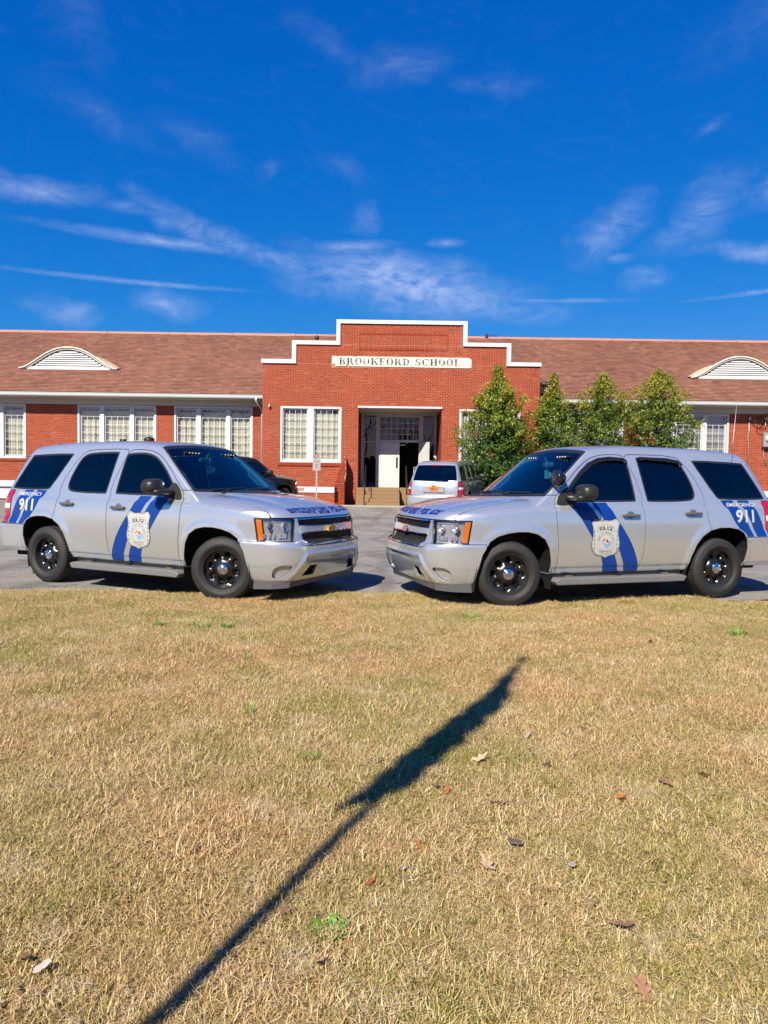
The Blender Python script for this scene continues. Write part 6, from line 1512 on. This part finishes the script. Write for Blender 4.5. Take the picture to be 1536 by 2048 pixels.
# small things hung or stuck inside the windscreens
def tagcard(root, p, label, mat):
    b = MB(); b.box(-.003, .003, -.045, .045, -.055, .055); b.tube([(0, 0, .055), (0, 0, .17)], .004, 5)
    g = blob(None, (0, .085, -.01), (.006, .04, .045), 2, 8, 12); b.add(g.v, g.f, 0, True)
    o = b.build('hanging_tag', mat); o.location = root.matrix_basis @ Vector(p); o.rotation_euler = root.rotation_euler; tag(o, label, 'tag'); return o
bpy.context.view_layer.update()
PALE = M('pale_card', (.55, .75, .70), .5)
tagcard(suvL, (.50, .02, 1.56), 'pale card hanging from the mirror inside the left police SUV', PALE)
tagcard(suvR, (.50, .05, 1.55), 'pale cross and card hanging inside the right police SUV windscreen', PALE)
b = MB(); b.tube([(4.35, 9.3, 1.95), (4.36, 9.3, 2.0), (4.39, 9.3, 2.45)], [.012, .005, .003], 5)
wa = b.build('whip_antenna', GALV); wa.parent = suvR; 
wa.matrix_parent_inverse = suvR.matrix_basis.inverted()

# ------------------------------------------------------------------ hollies before the right wing
def leaf_mat(name, stops, tr=.3):
    m, nt, b = mat_base(name); a = nd(nt, 'ShaderNodeAttribute', attribute_name='tone')
    c = ramp(nt, a.outputs['Fac'], stops); lk(nt, c, b.inputs['Base Color']); b.inputs['Roughness'].default_value = .38; b.inputs['Specular IOR Level'].default_value = .45
    tl = nd(nt, 'ShaderNodeBsdfTranslucent'); lk(nt, c, tl.inputs[0]); mx = nt.nodes.new('ShaderNodeMixShader'); mx.inputs[0].default_value = tr
    lk(nt, b.outputs[0], mx.inputs[1]); lk(nt, tl.outputs[0], mx.inputs[2]); lk(nt, mx.outputs[0], nt.nodes['Material Output'].inputs[0]); return m
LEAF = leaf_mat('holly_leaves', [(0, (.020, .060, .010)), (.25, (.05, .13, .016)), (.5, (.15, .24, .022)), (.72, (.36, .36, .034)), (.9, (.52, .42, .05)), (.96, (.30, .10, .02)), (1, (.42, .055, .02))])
BARK = M('bark', (.16, .12, .09), .9, noise=.3, bump=.5)
def holly(x, y, prof, label, seed, n=11000, red=()):
    """prof: (z, half width); leaves gathered on many small twigs"""
    r = np.random.RandomState(seed); z0 = .33; root = empty('holly_tree', (x, y, z0), 0, label, 'tree', 'hollies in front of the right wing')
    zs = [p[0] for p in prof]; wd = pchip(zs, [p[1]*1.03 for p in prof]); zt, zb = zs[-1], zs[0]
    b = MB(); b.tube([(0, 0, -.1), (.02, 0, 1.2), (-.03, .02, 2.6), (.02, 0, (zt + 3)/2 - z0), (0, 0, zt - .2 - z0)], [.085, .07, .05, .03, .008], 8)
    for k in range(3): a = k*2.1 + seed; b.tube([(0, 0, .05), (.18*math.cos(a), .18*math.sin(a), .9), (.35*math.cos(a), .35*math.sin(a), 2.2)], [.05, .04, .015], 6)
    b.build('trunk', BARK, root)
    ntw = n//16; tw = []; bb = MB()
    while len(tw) < ntw:
        z = zb + (zt - zb)*r.rand()**.92; ww = float(wd(z)); a = r.rand()*2*np.pi; q = ww*(r.rand()**.42)
        lump = 1 + .24*math.sin(a*3 + z*3.1 + seed) + .20*math.sin(a*5 - z*6.5 + seed*2) + .12*math.sin(a*2 + z*11 + seed)
        q *= lump
        if math.sin(z*4.3 + a*2 + seed)*math.sin(a*3 + seed*1.7) > .62 and r.rand() < .7: continue
        if z > 3.6 and r.rand() < min(.55, .25*(z - 3.4)): continue
        tw.append((q*math.cos(a), q*math.sin(a)*.85, z, q/max(ww, .01)))
        if r.rand() < .13: bb.tube([(0, 0, z - .35 - z0), (q*math.cos(a)*.95, q*math.sin(a)*.8, z - z0)], [.012, .004], 3, cap=False)
    bb.build('branches', BARK, root)
    tw = np.array(tw); per = 16; C = np.repeat(tw[:, :3], per, 0); N_ = len(C)
    dirs = r.randn(len(tw), 3)*.5 + np.stack([tw[:, 0], tw[:, 1], np.full(len(tw), .9)], 1); dirs /= np.linalg.norm(dirs, axis=1)[:, None]
    t = np.tile(np.linspace(-1, 1, per), len(tw)); P = C + np.repeat(dirs, per, 0)*(t*.15)[:, None] + r.randn(N_, 3)*.045
    nrm = r.randn(N_, 3) + np.repeat(np.stack([tw[:, 0], tw[:, 1], np.full(len(tw), .7)], 1), per, 0)*.8; nrm /= np.linalg.norm(nrm, axis=1)[:, None]
    u = np.cross(nrm, r.randn(N_, 3)); u /= np.linalg.norm(u, axis=1)[:, None]; v = np.cross(nrm, u)
    L_ = (.036 + .026*r.rand(N_))[:, None]; W_ = L_*.46
    V = np.stack([P - u*L_, P + v*W_ + nrm*W_*.25, P + u*L_, P - v*W_ + nrm*W_*.25], 1).reshape(-1, 3); V[:, 2] -= z0
    i = (np.arange(N_)*4)[:, None]; T = np.concatenate([i + np.array([0, 2, 1]), i + np.array([0, 3, 2])])
    me = arr_mesh('crown', V, T, None, False)
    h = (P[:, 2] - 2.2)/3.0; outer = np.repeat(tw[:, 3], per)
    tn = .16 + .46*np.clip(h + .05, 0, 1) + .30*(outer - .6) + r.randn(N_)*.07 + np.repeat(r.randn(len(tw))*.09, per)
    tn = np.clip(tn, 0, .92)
    for (rx, rz, rr_) in red:
        d = np.hypot(P[:, 0] - rx, P[:, 2] - rz); k = (d < rr_) & (r.rand(N_) < .62) & (P[:, 1] < .2); tn[k] = .95 + .05*r.rand(k.sum())
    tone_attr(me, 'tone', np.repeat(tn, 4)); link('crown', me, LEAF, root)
    return root
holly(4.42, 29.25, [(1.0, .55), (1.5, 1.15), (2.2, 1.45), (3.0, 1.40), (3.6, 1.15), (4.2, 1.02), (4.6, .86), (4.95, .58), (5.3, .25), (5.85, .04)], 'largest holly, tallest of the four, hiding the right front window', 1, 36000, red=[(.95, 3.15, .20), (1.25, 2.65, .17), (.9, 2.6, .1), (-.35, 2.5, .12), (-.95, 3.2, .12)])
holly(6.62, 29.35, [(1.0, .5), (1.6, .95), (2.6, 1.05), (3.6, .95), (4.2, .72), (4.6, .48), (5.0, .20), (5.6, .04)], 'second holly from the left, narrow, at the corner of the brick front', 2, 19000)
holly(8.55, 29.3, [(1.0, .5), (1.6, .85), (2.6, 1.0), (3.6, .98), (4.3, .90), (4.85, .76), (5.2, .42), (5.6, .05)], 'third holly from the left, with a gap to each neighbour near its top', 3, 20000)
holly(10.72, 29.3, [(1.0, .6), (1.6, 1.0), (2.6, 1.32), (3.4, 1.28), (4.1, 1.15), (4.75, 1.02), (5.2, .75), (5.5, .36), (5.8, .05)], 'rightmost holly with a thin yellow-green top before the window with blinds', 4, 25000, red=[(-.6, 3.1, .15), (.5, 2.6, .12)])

# ------------------------------------------------------------------ winter trees across the road behind the photographer, seen in the glass
def bare_tree(x, y, h, seed, label):
    r = random.Random(seed); root = empty('bare_tree', (x, y, -.1), 0, label, 'tree', 'bare trees across the road'); b = MB(); tb = MB()
    def grow(p, d, L, w_, k):
        n = 3; pts = [p]; q = p.copy(); dd = d.copy()
        for _ in range(n): dd = (dd + Vector((r.gauss(0, .12), r.gauss(0, .12), .05))).normalized(); q = q + dd*(L/n); pts.append(q.copy())
        (tb if k == 0 else b).tube(pts, [w_, w_*.85, w_*.75, w_*.62], 6 if k < 2 else 3, cap=False)
        if k >= 5 or w_ < .008: return
        for _ in range(3 if k < 4 else 2):
            a = pts[r.choice([2, 3, 3])]; nd_ = (dd + Vector((r.gauss(0, .62), r.gauss(0, .62), r.gauss(.12, .3)))).normalized(); grow(a, nd_, L*r.uniform(.62, .82), w_*r.uniform(.5, .64), k+1)
    grow(Vector((0, 0, 0)), Vector((0, 0, 1)), h*.30, h*.024, 0)
    tb.build('trunk', BARK, root); b.build('branches', BARK, root)
for i, (x, y, h) in enumerate([(-14, -24, 13), (-5, -30, 15), (4, -26, 14), (12, -30, 15), (21, -25, 13), (-24, -30, 14), (32, -32, 14)]):
    bare_tree(x, y, h, i + 3, 'bare winter tree across the road, %s, only reflected in glass' % ('behind the left police SUV', 'left of the flagpole', 'straight behind the photographer', 'right of the photographer', 'behind the right police SUV', 'farthest left', 'farthest right')[i])
rw_ = random.Random(21); b = MB()
for k in range(150):
    x = -150 + 2*k + rw_.uniform(-1.5, 1.5); yy = -62 + rw_.uniform(-8, 8); h_ = rw_.uniform(2.2, 4.2)
    g_ = blob(None, (x, yy, h_*.9), (rw_.uniform(2, 3.6), rw_.uniform(2, 3), h_), 2, 8, 11); b.add([(p_[0] + rw_.uniform(-.5, .5), p_[1] + rw_.uniform(-.5, .5), p_[2] + rw_.uniform(-.5, .5)) for p_ in g_.v], g_.f, 0, False)
tag(b.build('distant_wood', M('winter_wood', (.10, .08, .05), .95, noise=.6, nscale=.8)), kind='stuff')
# ------------------------------------------------------------------ flagpole behind the camera whose shadow lies on the lawn
fp = empty('flagpole', (-1.73, -.79, 0), 0, 'slim pole with a furled flag that casts the long shadow on the lawn', 'flagpole')
b = MB(); b.tube([(0, 0, 0), (0, 0, 3.0), (0, 0, 6.05)], [.034, .028, .018], 16); b.build('pole', GALV, fp); b = MB(); g_ = blob(None, (0, 0, 6.10), (.04, .04, .05), 2, 10, 16); b.add(g_.v, g_.f, 0, True); b.build('finial', MT['gold'], fp)
px_, py_ = math.cos(rad(SUN_AZ)), -math.sin(rad(SUN_AZ))      # sideways to the sun
secs = [(3.56, -.105, .012), (3.66, -.085, .03), (3.76, -.03, .075), (3.95, .0, .10), (4.2, .0, .10), (4.5, .02, .105), (4.8, .045, .11), (5.05, .07, .105), (5.2, .07, .09), (5.35, .05, .07), (5.55, .03, .05), (5.75, .02, .035), (5.85, .01, .02)]
V = []; m_ = 28
_zz = np.linspace(secs[0][0], secs[-1][0], 60); secs = list(zip(_zz, np.interp(_zz, [q[0] for q in secs], [q[1] for q in secs]), np.interp(_zz, [q[0] for q in secs], [q[2] for q in secs])))
for (z, c, w_) in secs:
    for k in range(m_):
        a = 2*math.pi*k/m_; f_ = 1 + .18*math.sin(5*a + z*2) ; u = c + (w_*.84 + .012*math.sin(z*23) + .008*math.sin(z*41 + 1))*math.cos(a)*f_; v_ = w_*.55*math.sin(a)*f_; V.append((px_*u + ex*v_, py_*u + ey*v_, z + .03*math.sin(3*a)))
b = MB(); b.add(V, [(i*m_+k, i*m_+(k+1) % m_, (i+1)*m_+(k+1) % m_, (i+1)*m_+k) for i in range(len(secs)-1) for k in range(m_)] + [tuple(range(m_)), tuple(range(len(V)-m_, len(V)))], 0, True)
b.build('furled_flag', M('flag_cloth', (.35, .04, .05), .8), fp)

# ------------------------------------------------------------------ fallen leaves and green weeds on the lawn
LC = {'o': ('orange', (.58, .22, .06)), 'g': ('pale grey', (.42, .37, .33)), 'd': ('dark', (.09, .06, .05)), 'b': ('brown', (.30, .15, .075)), 'r': ('red', (.50, .09, .03)), 't': ('tan', (.62, .43, .24))}
LMAT = {k: M('dead_leaf_' + v[0].replace(' ', '_'), v[1], .6, noise=.3, nscale=60) for k, v in LC.items()}
leaves = [(-1.188, 3.521, 'o', 'on the left of the lawn, above the grey one'), (-.988, 3.262, 'g', 'left of the shadow, just below the orange one'), (-1.463, 3.267, 'd', 'near the left edge, level with the flag shadow'), (-.404, 2.874, 'b', 'alone between the left edge and the pole shadow'), (-.458, 3.898, 'g', 'upper left of the flag shadow'),
 (-.009, 3.632, 'b', 'touching the left side of the flag shadow'), (.261, 3.325, 'b', 'just right of the lower end of the flag shadow'), (.307, 3.30, 'r', 'beside the brown one right of the flag shadow'), (.504, 3.677, 't', 'right of the middle of the flag shadow'), (.831, 3.638, 'd', 'right of the flag shadow, curled, darkest on that side'),
 (.516, 3.179, 't', 'large and lobed, in the right half of the lawn'), (.395, 2.653, 't', 'star-shaped and flat, right of the pole shadow'), (.092, 2.628, 'g', 'curled, close right of the pole shadow'), (-.034, 2.527, 'r', 'bright, right of the pole shadow'), (-.304, 2.349, 'b', 'at the right edge of the pole shadow low in the photo'),
 (.53, 2.822, 'd', 'small, right of the star-shaped tan one'), (.154, 2.792, 'o', 'small, beside the pole shadow'), (1.086, 3.263, 'o', 'at the right, lying flat in green grass'), (.71, 2.669, 'g', 'standing on edge in the right half'), (.79, 3.376, 'g', 'just below the dark curled one'),
 (2.373, 6.493, 'b', 'far right, in front of the right police SUV'), (1.157, 4.183, 'b', 'right of the tip of the flag shadow, farther right'), (.815, 4.048, 'g', 'just right of the widest part of the flag shadow'), (.78, 2.295, 'b', 'low in the right half of the photo'), (-.963, 2.063, 'g', 'lowest left, beside a brown one'),
 (-1.035, 2.094, 'b', 'lowest left, at the photo edge'), (1.353, 3.451, 'b', 'near the right edge, level with the flag shadow'), (.744, 2.01, 'b', 'at the very bottom right'), (-.962, 5.114, 'g', 'far left half, small, well above the others'), (-.061, 4.952, 'g', 'middle distance, left of the tip of the shadow'),
 (1.565, 3.528, 't', 'at the right edge of the photo'), (-.167, 2.091, 't', 'at the bottom, right of the pole shadow')]
for i, (x, y, c, where) in enumerate(leaves):
    r = random.Random(i); oak = c in 'tbo'; s_ = r.uniform(.024, .036)*(1.35 if c == 't' else 1); n = 30; out = []
    for k in range(n):
        a = 2*math.pi*k/n; lobe = (1 + .36*math.cos(5*a) + .1*math.cos(9*a)) if oak else 1
        rr_ = s_*(.55 + .45*abs(math.cos(a/1)))*lobe*(1 if oak else .8); out.append((rr_*math.cos(a), rr_*math.sin(a)*(.8 if oak else .6)))
    cu = r.uniform(4, 14); V = [(0, 0, .004)] + [(p[0], p[1], cu*p[1]**2 + .4*cu*p[0]**2 + r.uniform(0, .003)) for p in out]
    V += [(s_*1.0, 0, cu*.4*s_**2), (s_*1.5, .004, .012), (s_*1.5, .007, .012)]
    me = bpy.data.meshes.new('dead_leaf'); me.from_pydata(V, [], [(0, k+1, (k+1) % n + 1) for k in range(n)] + [(n+1, n+2, n+3)]); me.polygons.foreach_set('use_smooth', [True]*len(me.polygons))
    o = link('dead_leaf', me, LMAT[c]); o.location = (x, y, .052 + r.random()*.012); o.rotation_euler = (r.uniform(-.5, .5), r.uniform(-.5, .5), r.uniform(0, 6.3))
    if 'edge in' in where: o.rotation_euler = (1.2, .3, .5)
    tag(o, LC[c][0] + ' dead leaf ' + where, 'leaf', 'fallen leaves on the lawn')
WEED = M('weed_green', (.13, .28, .025), .5, noise=.3, nscale=50)
weeds = [(-.15, 2.259, .036, 1, 'bright green low weed right of the pole shadow near the bottom'), (-.354, 3.658, .04, 0, 'small green weed left of the flag shadow'), (-1.728, 6.951, .10, 0, 'largest green grass clump in front of the left police SUV'), (-2.12, 6.993, .06, 0, 'small green clump, leftmost below the left police SUV'),
 (-1.471, 6.969, .06, 0, 'green clump below the left police SUV front wheel'), (-1.032, 5.667, .05, 2, 'upright green onion grass tuft in the left middle of the lawn'), (-.781, 4.348, .05, 2, 'taller thin blue-green onion grass tuft nearer than the other'), (-1.071, 2.656, .07, 1, 'flat green weed near the left, low in the photo'), (-.709, 2.608, .05, 1, 'small flat green weed between the left weed and the pole shadow'),
 (3.382, 6.982, .09, 0, 'green clump at the right edge of the lawn'), (.906, 7.594, .10, 0, 'green clump before the bumper of the right police SUV')]
for i, (x, y, R_, kind, lab) in enumerate(weeds):
    r = np.random.RandomState(50 + i); b = MB(); nb = {0: 70, 1: 34 if i == 0 else 16, 2: 12}[kind]
    for k in range(nb):
        a = r.rand()*6.28; q = R_*r.rand()**.5*(1 if kind != 2 else .35); H_ = {0: .07, 1: .028, 2: .12}[kind]*(.6 + .6*r.rand()); wd = {0: .0035, 1: .0075, 2: .003}[kind]; ln = {0: .5, 1: 1.6, 2: .3}[kind]
        p0 = np.array([q*math.cos(a), q*math.sin(a), 0]); p1 = p0 + np.array([math.cos(a)*H_*ln, math.sin(a)*H_*ln, H_]); pm_ = (p0 + p1)/2 + [0, 0, H_*.18]; s2 = np.array([-math.sin(a), math.cos(a), 0])*wd
        b.add([tuple(p0 - s2*.5), tuple(p0 + s2*.5), tuple(pm_ + s2), tuple(pm_ - s2), tuple(p1)], [(0, 1, 2, 3), (3, 2, 4)])
    o = b.build('weed', WEED); o.location = (x, y, .035 if i == 0 else .012); tag(o, lab, 'weed', 'green weeds in the lawn')
# winter shrubs and mulch at the foot of the left wing
b = MB(); b.box(-24, -13.5, 30.2, 31.7, .34, .40); tag(b.build('mulch_bed', M('mulch', (.16, .08, .04), .95, noise=.5, nscale=30, bump=1)), kind='structure')
